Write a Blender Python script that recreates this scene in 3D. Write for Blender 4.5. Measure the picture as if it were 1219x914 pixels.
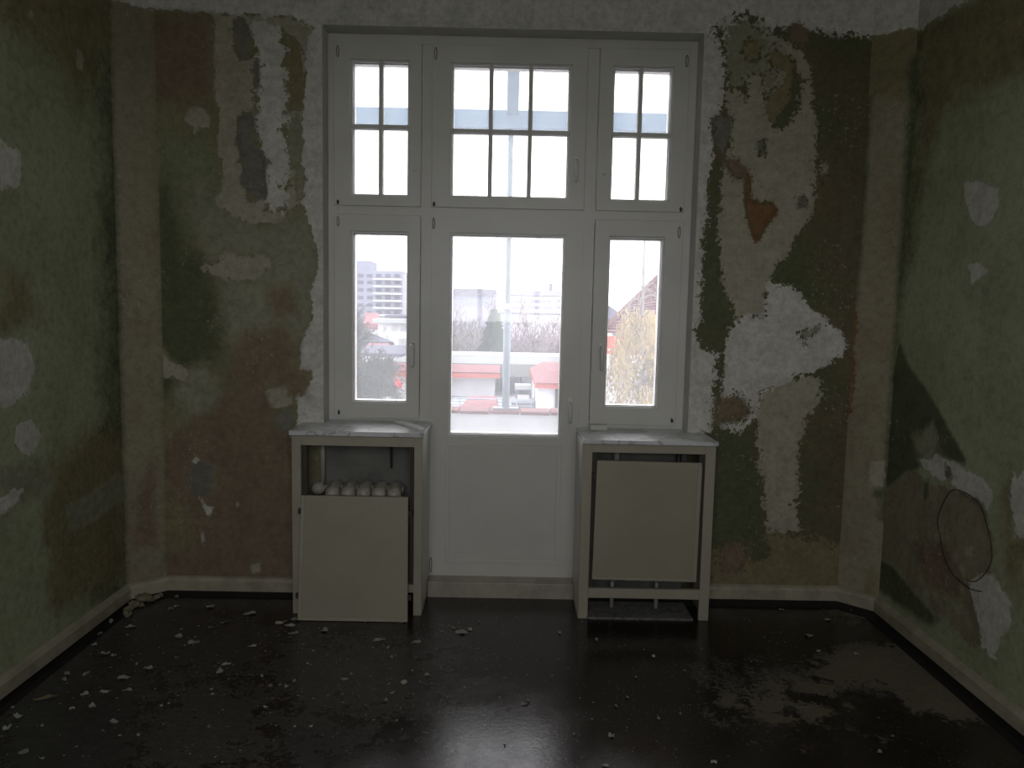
import bpy, math, random
import numpy as np
from mathutils import Vector, Matrix

for o in list(bpy.data.objects): bpy.data.objects.remove(o)
SC = bpy.context.scene
COL = SC.collection

# ------------------------------------------------------------------ camera
# the camera stands 4.0 m in front of the window wall (inner face y=0), eye 1.55 m above the floor
W, H, F = 1219.0, 914.0, 915.0
PITCH, ROLL, YAW = math.radians(5.63), math.radians(1.163), math.radians(.395)
CAM = np.array([0.0, -4.0, 1.55])
_f = np.array([math.sin(YAW)*math.cos(PITCH), math.cos(YAW)*math.cos(PITCH), -math.sin(PITCH)])
_r0 = np.array([math.cos(YAW), -math.sin(YAW), 0.0]); _u0 = np.cross(_r0, _f)
_r = math.cos(ROLL)*_r0 + math.sin(ROLL)*_u0
_u = -math.sin(ROLL)*_r0 + math.cos(ROLL)*_u0
cd = bpy.data.cameras.new('camera'); cam = bpy.data.objects.new('camera', cd); COL.objects.link(cam)
cam.matrix_world = Matrix(((_r[0], _u[0], -_f[0], CAM[0]), (_r[1], _u[1], -_f[1], CAM[1]), (_r[2], _u[2], -_f[2], CAM[2]), (0, 0, 0, 1)))
cd.sensor_fit = 'HORIZONTAL'; cd.sensor_width = 36.0; cd.lens = 36.0*F/W
cd.clip_start = .05; cd.clip_end = 1000
SC.camera = cam

# ------------------------------------------------------------------ sky, light, exposure
SC.view_settings.view_transform = 'Standard'; SC.view_settings.look = 'None'
SC.view_settings.gamma = 1; SC.view_settings.use_curve_mapping = False
SC.view_settings.exposure = 2.3
wd = bpy.data.worlds.new('overcast'); SC.world = wd; wd.use_nodes = True
bg = wd.node_tree.nodes['Background']
bg.inputs[0].default_value = (.975, .97, 1.0, 1); bg.inputs[1].default_value = 1.0      # even overcast sky
pl = bpy.data.lights.new('daylight_portal', 'AREA'); pl.shape = 'RECTANGLE'; pl.size = 1.9; pl.size_y = 2.2
pl.cycles.is_portal = True
po = bpy.data.objects.new('daylight_portal', pl); COL.objects.link(po); po.location = (0, .27, 1.85)
po.rotation_euler = (math.radians(-90), 0, 0)
# a wide rear window is added behind the camera, unseen, to brighten the room
pl2 = bpy.data.lights.new('rear_portal', 'AREA'); pl2.shape = 'RECTANGLE'; pl2.size = 2.16; pl2.size_y = 1.5
pl2.cycles.is_portal = True
po2 = bpy.data.objects.new('rear_portal', pl2); COL.objects.link(po2); po2.location = (0, -5.33, 2.06)
po2.rotation_euler = (math.radians(90), 0, 0)
SC.cycles.max_bounces = 14; SC.cycles.diffuse_bounces = 8; SC.cycles.glossy_bounces = 4
SC.cycles.transparent_max_bounces = 16; SC.cycles.transmission_bounces = 8
SC.cycles.caustics_reflective = False; SC.cycles.caustics_refractive = False
SC.cycles.sample_clamp_indirect = 6

# ------------------------------------------------------------------ helpers
def survey(px, py, axis, val):
    """point of the room (or street) seen along a line of sight of the survey photo, on the plane axis=val"""
    px = np.asarray(px, float); py = np.asarray(py, float)
    d = ((px-W/2)/F)[..., None]*_r - ((py-H/2)/F)[..., None]*_u + _f
    t = (val-CAM[axis])/d[..., axis]
    return CAM + t[..., None]*d
def at(px, py, depth):            # depth measured from the survey point, so y = depth-4
    q = survey(px, py, 1, depth-4.0); return (float(q[0]), float(q[1]), float(q[2]))
def fl(px, py):
    q = survey(px, py, 2, 0.0); return (float(q[0]), float(q[1]))

def link(o, parent=None, **kw):
    COL.objects.link(o)
    if parent is not None: o.parent = parent
    for k, v in kw.items(): o[k] = v
    return o
def empty(name, loc, label, category, group=None):
    o = bpy.data.objects.new(name, None); o.location = loc; o.empty_display_size = .1
    link(o, label=label, category=category)
    if group: o['group'] = group
    return o

class MB:
    def __init__(s): s.v = []; s.f = []
    def add(s, vs, fs):
        b = len(s.v); s.v += [tuple(map(float, v)) for v in vs]; s.f += [tuple(i+b for i in f) for f in fs]; return s
    def box(s, a, b):
        x0, y0, z0 = [min(p, q) for p, q in zip(a, b)]; x1, y1, z1 = [max(p, q) for p, q in zip(a, b)]
        return s.add([(x0, y0, z0), (x1, y0, z0), (x1, y1, z0), (x0, y1, z0), (x0, y0, z1), (x1, y0, z1), (x1, y1, z1), (x0, y1, z1)],
                     [(0, 3, 2, 1), (4, 5, 6, 7), (0, 1, 5, 4), (1, 2, 6, 5), (2, 3, 7, 6), (3, 0, 4, 7)])
    def hexa(s, p):               # 8 points, bottom four then top four, counter-clockwise from above
        return s.add(p, [(0, 3, 2, 1), (4, 5, 6, 7), (0, 1, 5, 4), (1, 2, 6, 5), (2, 3, 7, 6), (3, 0, 4, 7)])
    def quad(s, *p): return s.add(p, [tuple(range(len(p)))])
    def prism(s, poly, d):        # polygon (3-D points) extruded by vector d
        n = len(poly); d = np.array(d, float)
        vs = [tuple(p) for p in poly]+[tuple(np.array(p)+d) for p in poly]
        return s.add(vs, [tuple(range(n))[::-1], tuple(range(n, 2*n))]+[(i, (i+1) % n, n+(i+1) % n, n+i) for i in range(n)])
    def tube(s, pts, rad, n=8, cap=True):
        pts = [Vector(p) for p in pts]; k = len(pts)
        if not hasattr(rad, '__len__'): rad = [rad]*k
        b = len(s.v); up = None
        for i, p in enumerate(pts):
            t = (pts[min(i+1, k-1)]-pts[max(i-1, 0)]).normalized()
            if up is None: up = t.orthogonal().normalized()
            u = (up-t*up.dot(t)); u = u.normalized() if u.length > 1e-6 else t.orthogonal().normalized()
            w = t.cross(u); up = u
            for j in range(n):
                a = 2*math.pi*j/n; q = p+(u*math.cos(a)+w*math.sin(a))*rad[i]; s.v.append(tuple(q))
        for i in range(k-1):
            for j in range(n):
                s.f.append((b+i*n+j, b+i*n+(j+1) % n, b+(i+1)*n+(j+1) % n, b+(i+1)*n+j))
        if cap:
            s.f.append(tuple(b+j for j in range(n))[::-1]); s.f.append(tuple(b+(k-1)*n+j for j in range(n)))
        return s
    def ball(s, c, r, nu=10, nv=7):
        rx, ry, rz = r if hasattr(r, '__len__') else (r, r, r); b = len(s.v)
        s.v.append((c[0], c[1], c[2]-rz))
        for i in range(1, nv):
            th = math.pi*i/nv
            for j in range(nu):
                a = 2*math.pi*j/nu; s.v.append((c[0]+rx*math.sin(th)*math.cos(a), c[1]+ry*math.sin(th)*math.sin(a), c[2]-rz*math.cos(th)))
        s.v.append((c[0], c[1], c[2]+rz)); e = len(s.v)-1
        for j in range(nu):
            s.f.append((b, b+1+(j+1) % nu, b+1+j)); s.f.append((e, e-nu+j, e-nu+(j+1) % nu))
        for i in range(nv-2):
            for j in range(nu):
                p = b+1+i*nu
                s.f.append((p+j, p+(j+1) % nu, p+nu+(j+1) % nu, p+nu+j))
        return s
    def ring(s, x0, x1, z0, z1, X0, X1, Z0, Z1, ya, yb, X=None):
        """rectangular frame: outer x0..x1,z0..z1, inner X0..X1,Z0..Z1, from ya to yb"""
        o = [(x0, z0), (x1, z0), (x1, z1), (x0, z1)]; i = [(X0, Z0), (X1, Z0), (X1, Z1), (X0, Z1)]
        vs = [(p[0], y, p[1]) for y in (ya, yb) for q in (o, i) for p in q]; fs = []
        for k in range(4):
            m = (k+1) % 4
            fs += [(k, m, 4+m, 4+k), (8+m, 8+k, 12+k, 12+m), (m, k, 8+k, 8+m), (4+k, 4+m, 12+m, 12+k)]
        return s.add(vs, fs)
    def build(s, name, mat, parent=None, smooth=False, bevel=0, **kw):
        me = bpy.data.meshes.new(name); me.from_pydata(s.v, [], s.f); me.materials.append(mat)
        if smooth: me.polygons.foreach_set('use_smooth', [True]*len(me.polygons))
        o = bpy.data.objects.new(name, me); link(o, parent, **kw)
        if parent is not None:                       # vertices are written in world space
            me.transform(Matrix.Translation(-world_loc(parent)))
        if bevel:
            m = o.modifiers.new('bevel', 'BEVEL'); m.width = bevel; m.segments = 2; m.limit_method = 'ANGLE'
        return o
def world_loc(o):
    v = Vector((0, 0, 0))
    while o is not None: v = v+o.location; o = o.parent
    return v

# ------------------------------------------------------------------ materials
def new_mat(name):
    m = bpy.data.materials.new(name); m.use_nodes = True
    return m, m.node_tree, m.node_tree.nodes['Principled BSDF']
def N(nt, t, **kw):
    n = nt.nodes.new(t)
    for k, v in kw.items(): setattr(n, k, v)
    return n
def noise(nt, scale, detail=5, rough=.6, coord=None, vec=None):
    n = N(nt, 'ShaderNodeTexNoise'); n.inputs['Scale'].default_value = scale; n.inputs['Detail'].default_value = detail; n.inputs['Roughness'].default_value = rough
    if vec is not None: nt.links.new(vec, n.inputs['Vector'])
    return n.outputs['Fac']
def math_(nt, op, a, b=None, c=None):
    n = N(nt, 'ShaderNodeMath', operation=op)
    for i, v in enumerate((a, b, c)):
        if v is None: continue
        if hasattr(v, 'is_output'): nt.links.new(v, n.inputs[i])
        else: n.inputs[i].default_value = v
    return n.outputs[0]
def ramp01(nt, v, a, b):
    n = N(nt, 'ShaderNodeMapRange', interpolation_type='SMOOTHSTEP'); n.inputs[1].default_value = a; n.inputs[2].default_value = b
    nt.links.new(v, n.inputs[0]); return n.outputs[0]
def mixc(nt, fac, a, b):
    n = N(nt, 'ShaderNodeMix', data_type='RGBA')
    for i, v in ((0, fac), (6, a), (7, b)):
        if hasattr(v, 'is_output'): nt.links.new(v, n.inputs[i])
        elif i: n.inputs[i].default_value = (*v, 1)
        else: n.inputs[i].default_value = v
    return n.outputs[2]
def coords(nt): return N(nt, 'ShaderNodeNewGeometry').outputs['Position']
def bump(nt, bs, h, strength, dist):
    b = N(nt, 'ShaderNodeBump'); b.inputs['Strength'].default_value = strength; b.inputs['Distance'].default_value = dist
    nt.links.new(h, b.inputs['Height']); nt.links.new(b.outputs[0], bs.inputs['Normal'])
def plain(name, col, rough=.6, var=.12, scale=6, metal=0, bstr=0, bscale=60, col2=None):
    m, nt, bs = new_mat(name); P = coords(nt)
    c2 = col2 or tuple(c*(1-var) for c in col)
    f = ramp01(nt, noise(nt, scale, 6, .65, vec=P), .35, .68)
    nt.links.new(mixc(nt, f, col, c2), bs.inputs['Base Color'])
    bs.inputs['Roughness'].default_value = rough; bs.inputs['Metallic'].default_value = metal
    if bstr: bump(nt, bs, noise(nt, bscale, 4, .6, vec=P), bstr, .003)
    return m

PAL = {  # colours of the paper, paint and plaster coats; dark also paints corner shade
 'olive': (.265, .23, .13), 'sage': (.325, .32, .235), 'dark': (.125, .135, .075), 'green': (.25, .275, .165),
 'beige': (.445, .415, .325), 'white': (.66, .645, .59), 'grey': (.68, .67, .62), 'umber': (.155, .13, .08), 'brown': (.25, .19, .13),
 'slate': (.23, .22, .185), 'rust': (.235, .135, .065), 'khaki': (.30, .265, .185)}
SOFT = ('umber', 'olive', 'sage', 'dark', 'green', 'brown', 'film', 'dust')
LAY = list(PAL)
def layered_mat(name, base, base2, layers=LAY, amp=.05, rough=.85, pal=PAL, fine=.02, floor=False, crisp=False):
    m, nt, bs = new_mat(name); P = coords(nt)
    n1 = noise(nt, 9, 9, .68, vec=P); n2 = noise(nt, 45, 6, .7, vec=P)
    big = ramp01(nt, noise(nt, 2.6, 7, .6, vec=P), .38, .64)
    col = mixc(nt, big, base, base2)
    w = math_(nt, 'ADD', math_(nt, 'MULTIPLY', math_(nt, 'SUBTRACT', n1, .5), amp*2.2), math_(nt, 'MULTIPLY', math_(nt, 'SUBTRACT', n2, .5), fine*2.2))
    h = None
    for k in layers:
        a = N(nt, 'ShaderNodeAttribute', attribute_name='m_'+k).outputs['Fac']
        so = k in SOFT and not floor and not crisp
        f = ramp01(nt, math_(nt, 'ADD', a, math_(nt, 'MULTIPLY', w, .45) if so else w), -.018 if so else -.004, .018 if so else .004)
        c = pal[k]; cc = mixc(nt, ramp01(nt, n1, .36, .66), c, tuple(x*.80 for x in c))
        col = mixc(nt, f, col, cc)
        if k in ('beige', 'white', 'grey', 'crust'):
            h = f if h is None else math_(nt, 'MAXIMUM', h, f)
    if not floor:      # scraped chips of filler and small pits
        zone = ramp01(nt, noise(nt, 3.3, 5, .6, vec=P), .50, .60)
        chip = ramp01(nt, noise(nt, 48, 4, .7, vec=P), .595, .62)
        col = mixc(nt, math_(nt, 'MULTIPLY', math_(nt, 'MULTIPLY', chip, zone), .75), col, (.40, .38, .31))
        pit = ramp01(nt, noise(nt, 34, 7, .8, vec=P), .33, .36)
        col = mixc(nt, math_(nt, 'MULTIPLY', math_(nt, 'SUBTRACT', 1.0, pit), .7), col, (.07, .065, .045))
    # fine grime and streaks
    g = ramp01(nt, noise(nt, 30, 8, .75, vec=P), .30, .62)
    dk = N(nt, 'ShaderNodeMix', data_type='RGBA', blend_type='MULTIPLY'); dk.inputs[0].default_value = 1
    nt.links.new(col, dk.inputs[6]); nt.links.new(mixc(nt, g, (.78, .77, .74), (1.08, 1.08, 1.08)), dk.inputs[7])
    col = dk.outputs[2]
    nt.links.new(col, bs.inputs['Base Color']); bs.inputs['Roughness'].default_value = rough
    bs.inputs['Specular IOR Level'].default_value = .25
    hh = math_(nt, 'MULTIPLY', n2, .35)
    if h is not None: hh = math_(nt, 'ADD', hh, h)
    bump(nt, bs, hh, .6, .003)
    return m, nt, bs, P, n1, n2, w, col

def poly_sd(P, V):
    """signed distance, positive inside, of points P (n,2) to polygon V (k,2)"""
    V = np.asarray(V, float); n = len(V); d = np.full(len(P), 1e9); inside = np.zeros(len(P), bool)
    for i in range(n):
        a = V[i]; b = V[(i+1) % n]; e = b-a; w = P-a
        t = np.clip((w@e)/max(e@e, 1e-12), 0, 1); q = w-t[:, None]*e; d = np.minimum(d, (q**2).sum(1))
        c = ((a[1] > P[:, 1]) != (b[1] > P[:, 1]))
        with np.errstate(divide='ignore', invalid='ignore'):
            x = (b[0]-a[0])*(P[:, 1]-a[1])/(b[1]-a[1])+a[0]
        inside ^= c & (P[:, 0] < x)
    return np.where(inside, 1, -1)*np.sqrt(d)
def paint(me, uv, polys, layers=LAY):
    """polys: (layer, soft, [(u,v)...]) in the surface's own metres; writes one field per coat"""
    n = len(uv); Fd = {k: np.full(n, -.4) for k in layers}
    for lay, soft, V in polys:
        sd = poly_sd(uv, V)*soft
        # fields saturate to keep soft patches soft deep inside too
        for k in layers:
            if k == lay: Fd[k] = np.maximum(Fd[k], sd)
            else: Fd[k] = np.minimum(Fd[k], np.maximum(-sd, -.4))
    for k in layers:
        a = me.attributes.new('m_'+k, 'FLOAT', 'POINT'); a.data.foreach_set('value', Fd[k].astype(np.float32))
def grid_mesh(name, patches, mat, uv_of, polys, layers=LAY, **kw):
    """patches: (origin, uvec, vvec, nu, nv) rectangles of a surface, in one mesh"""
    vs = []; fs = []; 
    for o, u, v, nu, nv in patches:
        o, u, v = map(np.array, (o, u, v)); b = sum(len(x) for x in vs)
        a, c = np.meshgrid(np.linspace(0, 1, nu+1), np.linspace(0, 1, nv+1), indexing='ij')
        vs.append((o+a.reshape(-1, 1)*u+c.reshape(-1, 1)*v))
        i, j = np.meshgrid(np.arange(nu), np.arange(nv), indexing='ij'); i = i.ravel(); j = j.ravel(); k = b+i*(nv+1)+j
        fs.append(np.stack([k, k+nv+1, k+nv+2, k+1], 1))
    V = np.concatenate(vs); Fc = np.concatenate(fs)
    me = bpy.data.meshes.new(name); me.vertices.add(len(V)); me.vertices.foreach_set('co', V.astype(np.float32).ravel())
    me.loops.add(len(Fc)*4); me.loops.foreach_set('vertex_index', Fc.ravel().astype(np.int32))
    me.polygons.add(len(Fc)); me.polygons.foreach_set('loop_start', np.arange(0, len(Fc)*4, 4, dtype=np.int32))
    me.update(calc_edges=True); me.validate()
    me.materials.append(mat)
    if polys is not None: paint(me, uv_of(V), polys, layers)
    o = bpy.data.objects.new(name, me); link(o, None, **kw); return o

WHITE = plain('aged_white_lacquer', (.66, .65, .61), .38, .06, 3)
WHITE2 = plain('white_plastic', (.74, .74, .71), .35, .03, 3)
CREAM = plain('cream_paint', (.40, .37, .29), .5, .10, 4, bstr=.15)
CREAMP = plain('cream_panel_paint', (.355, .33, .25), .5, .10, 2.5, bstr=.1)
PLASTER = plain('ceiling_plaster', (.78, .775, .75), .9, .1, 2, bstr=.2)
REVEAL = plain('reveal_plaster', (.62, .61, .57), .8, .1, 5, bstr=.2)
DARKMETAL = plain('dark_metal', (.05, .045, .04), .5, .3, 30)
STEEL = plain('grey_metal', (.32, .32, .31), .4, .2, 30, metal=.4)
RAD = plain('radiator_enamel', (.46, .43, .36), .32, .18, 14)
RADW = plain('radiator_enamel_dull', (.36, .35, .31), .4, .2, 14)
NICHE = plain('niche_plaster', (.21, .21, .19), .9, .3, 5, bstr=.4)
GAP = plain('bare_subfloor', (.02, .017, .014), .95, .3, 20)

def marble():
    m, nt, bs = new_mat('grey_marble'); P = coords(nt)
    n = noise(nt, 7, 10, .72, vec=P); v = math_(nt, 'ABSOLUTE', math_(nt, 'SUBTRACT', noise(nt, 4.5, 8, .6, vec=P), .5))
    c = mixc(nt, ramp01(nt, n, .35, .65), (.60, .61, .62), (.76, .77, .78))
    c = mixc(nt, ramp01(nt, v, 0, .03), (.42, .43, .45), c)
    nt.links.new(c, bs.inputs['Base Color']); bs.inputs['Roughness'].default_value = .28
    return m
MARBLE = marble()
def glass():
    m, nt, bs = new_mat('hazed_window_glass'); nt.nodes.remove(bs); P = coords(nt)
    out = nt.nodes['Material Output']
    tr = N(nt, 'ShaderNodeBsdfTransparent'); tr.inputs[0].default_value = (.95, .94, .94, 1)
    tl = N(nt, 'ShaderNodeBsdfTranslucent'); tl.inputs[0].default_value = (.93, .96, 1, 1)     # milky haze over the view, put into the panes
    gl = N(nt, 'ShaderNodeBsdfGlossy'); gl.inputs['Roughness'].default_value = .02
    fr = N(nt, 'ShaderNodeFresnel'); fr.inputs[0].default_value = 1.45
    d = math_(nt, 'ADD', math_(nt, 'MULTIPLY', noise(nt, 3, 6, .6, vec=P), .05), .115)
    a = N(nt, 'ShaderNodeMixShader'); nt.links.new(d, a.inputs[0]); nt.links.new(tr.outputs[0], a.inputs[1]); nt.links.new(tl.outputs[0], a.inputs[2])
    b = N(nt, 'ShaderNodeMixShader'); nt.links.new(fr.outputs[0], b.inputs[0]); nt.links.new(a.outputs[0], b.inputs[1]); nt.links.new(gl.outputs[0], b.inputs[2])
    nt.links.new(b.outputs[0], out.inputs[0]); return m
GLASS = glass()

# ------------------------------------------------------------------ room shell
XL, XR, CH = -1.94, 1.95, .15          # side walls, chamfered corners
OX0, OX1, OZ = -.957, .957, 2.94       # window opening
ZT = 3.12                              # walls end here, the cove starts
YB = -5.2
FY = .12                               # inner face of the window frame
def onback(pts): return [(lambda q: (q[0], q[2]))(survey(x, y, 1, 0.0)) for x, y in pts]
def onleft(pts): return [(lambda q: (q[1], q[2]))(survey(x, y, 0, XL)) for x, y in pts]
def onright(pts): return [(lambda q: (q[1], q[2]))(survey(x, y, 0, XR)) for x, y in pts]
def onfloor(pts): return [(lambda q: (q[0], q[1]))(survey(x, y, 2, 0.0)) for x, y in pts]

BACK = [
 # ---- left of the window
 ('brown', .25, [(172, 18), (252, 18), (254, 110), (240, 128), (200, 120), (172, 130)]),
 ('green', .25, [(175, 165), (240, 160), (262, 190), (268, 250), (215, 290), (180, 300)]),
 ('dark', .2, [(178, 210), (205, 215), (225, 290), (210, 420), (178, 440)]),
 ('sage', .3, [(225, 255), (262, 235), (310, 270), (372, 255), (378, 320), (366, 400), (300, 420), (262, 400), (255, 330)]),
 ('dark', .22, [(178, 330), (232, 300), (262, 345), (262, 420), (225, 470), (178, 480)]),
 ('beige', .7, [(253, 8), (253, 115), (258, 130), (261, 185), (268, 215), (256, 238), (260, 246), (285, 262), (305, 268), (330, 264), (362, 240), (380, 220), (376, 10)]),
 ('slate', .7, [(277, 24), (290, 22), (301, 50), (300, 70), (286, 72), (279, 50)]),
 ('grey', .35, [(302, 30), (338, 34), (340, 120), (346, 180), (338, 250), (318, 250), (314, 200), (306, 150)]),
 ('slate', .5, [(284, 140), (300, 132), (304, 170), (316, 190), (316, 235), (296, 240), (290, 205), (282, 165)]),
 ('slate', .5, [(303, 72), (308, 72), (308, 104), (303, 104)]),
 ('olive', .5, [(342, 42), (360, 50), (363, 128), (343, 128), (338, 80)]),
 ('sage', .5, [(344, 140), (361, 140), (362, 200), (345, 200)]),
 ('sage', .4, [(232, 210), (246, 215), (250, 250), (236, 262), (222, 255)]),
 ('beige', .35, [(247, 316), (270, 300), (318, 308), (325, 316), (300, 332), (262, 333)]),
 ('brown', .35, [(318, 345), (345, 340), (352, 368), (330, 375)]),
 ('brown', .3, [(283, 400), (340, 388), (356, 420), (350, 452), (300, 465), (272, 450)]),
 ('sage', .35, [(215, 440), (250, 430), (262, 480), (230, 500), (205, 470)]),
 ('brown', .45, [(182, 545), (215, 510), (255, 488), (275, 462), (318, 458), (330, 490), (352, 505), (350, 700), (182, 700)]),
 ('olive', .3, [(182, 560), (235, 620), (240, 700), (182, 700)]),
 ('brown', .4, [(178, 655), (350, 655), (350, 700), (178, 700)]),
 ('grey', 1.0, [(376, 8), (400, 8), (400, 520), (345, 520), (352, 505), (355, 470), (358, 415), (370, 385), (372, 345), (378, 320), (379, 300), (370, 275), (360, 245), (358, 235), (362, 120), (366, 60)]),
 ('sage', .8, [(352, 200), (362, 190), (363, 235), (354, 240)]),
 ('beige', .9, [(314, 463), (336, 461), (348, 470), (345, 480), (332, 490), (320, 482)]),
 ('slate', .9, [(326, 492), (340, 486), (353, 492), (350, 508), (335, 514), (325, 505)]),
 ('brown', .5, [(344, 440), (368, 442), (364, 470), (346, 470)]),
 ('beige', 1.2, [(218, 142), (228, 127), (240, 126), (252, 142), (248, 152), (230, 153)]),
 ('beige', 1.2, [(229, 150), (234, 150), (234, 161), (230, 160)]),
 ('beige', .8, [(184, 428), (192, 414), (205, 430), (225, 442), (222, 452), (196, 448)]),
 ('slate', .6, [(228, 545), (255, 553), (256, 580), (245, 590), (225, 585)]),
 ('white', 1.6, [(232, 583), (239, 592), (247, 602), (255, 603), (251, 615), (245, 613), (241, 601)]),
 ('white', 1.6, [(238, 628), (242, 634), (245, 645), (240, 647)]),
 ('white', 1.6, [(228, 548), (234, 542), (239, 548), (233, 556)]),
 ('white', 1.6, [(231, 518), (236, 520), (236, 524), (231, 522)]),
 ('white', 1.6, [(281, 596), (284, 598), (284, 605), (281, 602)]),
 ('beige', 1.0, [(296, 672), (310, 668), (312, 680), (300, 684)]),
 ('grey', .8, [(120, -40), (120, 6), (160, 10), (235, 14), (262, 17), (300, 17), (345, 20), (362, 28), (388, 38), (840, 46), (868, 36), (875, 26), (892, 20), (905, 20), (915, 34), (935, 33), (950, 28), (962, 36), (1000, 42), (1045, 46), (1100, 40), (1100, -60)]),
 # ---- right of the window
 ('umber', .2, [(985, 70), (1050, 70), (1045, 220), (1035, 400), (1010, 400), (985, 300), (1000, 180)]),
 ('beige', .9, [(872, 34), (905, 20), (917, 38), (958, 62), (965, 80), (968, 120), (972, 150), (970, 190), (972, 225), (968, 255), (948, 278), (940, 300), (913, 336), (915, 460), (858, 480), (862, 425), (866, 400), (873, 382), (862, 345), (855, 300), (857, 250), (860, 205), (868, 160), (864, 120), (862, 75)]),
 ('grey', 1.0, [(800, 38), (868, 40), (862, 75), (859, 130), (848, 142), (851, 180), (845, 205), (841, 260), (836, 290), (834, 378), (827, 394), (834, 414), (856, 420), (857, 470), (846, 516), (800, 520)]),
 ('sage', .5, [(858, 30), (890, 20), (930, 60), (925, 105), (905, 120), (868, 105), (862, 75)]),
 ('beige', .6, [(888, 90), (905, 88), (912, 130), (900, 140), (886, 130)]),
 ('slate', .9, [(847, 143), (870, 138), (867, 175), (857, 186), (850, 170)]),
 ('dark', 1.0, [(848, 195), (858, 190), (857, 240), (855, 285), (855, 335), (866, 350), (874, 382), (866, 397), (840, 395), (836, 414), (829, 395), (835, 375), (836, 300), (843, 258), (846, 215)]),
 ('dark', .9, [(858, 398), (866, 392), (862, 430), (858, 470), (853, 500), (850, 470)]),
 ('olive', .9, [(882, 52), (898, 44), (908, 48), (904, 72), (888, 76)]),
 ('olive', 1.0, [(912, 64), (925, 58), (940, 66), (953, 88), (955, 104), (950, 132), (938, 150), (922, 154), (908, 136), (914, 112), (930, 100), (934, 84), (920, 80)]),
 ('dark', .9, [(945, 80), (955, 98), (950, 130), (936, 150), (922, 154), (926, 140), (942, 118)]),
 ('brown', .9, [(938, 34), (950, 28), (962, 38), (958, 56), (944, 50)]),
 ('brown', .7, [(860, 190), (875, 192), (895, 212), (875, 212)]),
 ('rust', 1.3, [(886, 214), (894, 214), (893, 236), (905, 242), (918, 240), (926, 250), (912, 270), (901, 289), (893, 272), (887, 248)]),
 ('slate', .9, [(903, 168), (910, 166), (911, 184), (904, 184)]),
 ('slate', .9, [(951, 236), (960, 235), (960, 246), (952, 246)]),
 ('white', 1.2, [(913, 336), (940, 339), (960, 360), (980, 376), (1003, 394), (1011, 412), (1000, 426), (965, 445), (920, 460), (903, 482), (900, 500), (882, 516), (858, 508), (848, 496), (862, 470), (863, 425), (868, 396), (882, 376), (910, 376)]),
 ('sage', .9, [(950, 395), (978, 386), (980, 392), (962, 402), (962, 412), (955, 408)]),
 ('beige', .9, [(905, 466), (960, 444), (976, 455), (979, 474), (958, 500), (950, 540), (953, 590), (945, 600), (950, 612), (952, 632), (912, 632), (908, 590), (900, 530), (900, 500)]),
 ('brown', .5, [(852, 478), (880, 474), (892, 490), (878, 500), (852, 503)]),
 ('dark', .7, [(846, 516), (880, 514), (903, 530), (898, 545), (908, 570), (912, 640), (885, 658), (846, 650)]),
 ('olive', .5, [(846, 655), (900, 648), (915, 630), (1010, 650), (1015, 705), (846, 705)]),
 ('dark', .7, [(892, 650), (912, 645), (916, 660), (895, 668)]),
 ('brown', .5, [(858, 655), (880, 645), (892, 660), (880, 680), (860, 680)]),
 ('umber', .35, [(986, 490), (1018, 480), (1016, 560), (1000, 640), (985, 560)]),
 ('beige', 1.1, [(1041, 44), (1048, 42), (1050, 56), (1044, 60)]),
 ('beige', 1.0, [(976, 192), (986, 196), (986, 206), (978, 206)]),
]
CORNR = [('khaki', .8, None)]
LEFT = [
 ('dark', .10, [(122, -60), (152, -60), (152, 720), (120, 760), (128, 500), (124, 250)]),  # soft band painting in the light's falloff towards the corner
 ('olive', .18, [(0, -60), (140, -60), (140, 40), (95, 130), (60, 60), (0, 30)]),
 ('olive', .2, [(0, 320), (30, 330), (45, 380), (0, 400)]),
 ('olive', .22, [(50, 560), (120, 500), (150, 520), (150, 690), (60, 730)]),
 ('white', .8, [(-30, 160), (8, 164), (26, 182), (27, 214), (14, 224), (-30, 228)]),
 ('white', .8, [(-30, 402), (34, 402), (41, 428), (32, 468), (12, 484), (-30, 490)]),
 ('white', .9, [(16, 506), (38, 500), (47, 518), (39, 539), (18, 538)]),
 ('sage', .5, [(0, 560), (35, 545), (66, 560), (60, 590), (20, 600), (0, 640)]),
 ('grey', .6, [(-10, 585), (22, 588), (12, 608), (-10, 612)]),
 ('sage', .7, [(80, 605), (108, 588), (146, 560), (150, 590), (112, 618), (84, 632)]),
 ('beige', 1.5, [(77, 226), (82, 228), (80, 236), (77, 234)]),
 ('beige', 1.2, [(92, 60), (99, 68), (98, 84), (92, 80)]),
 ('beige', 1.5, [(35, 12), (40, 16), (38, 24), (34, 20)]),
]
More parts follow.
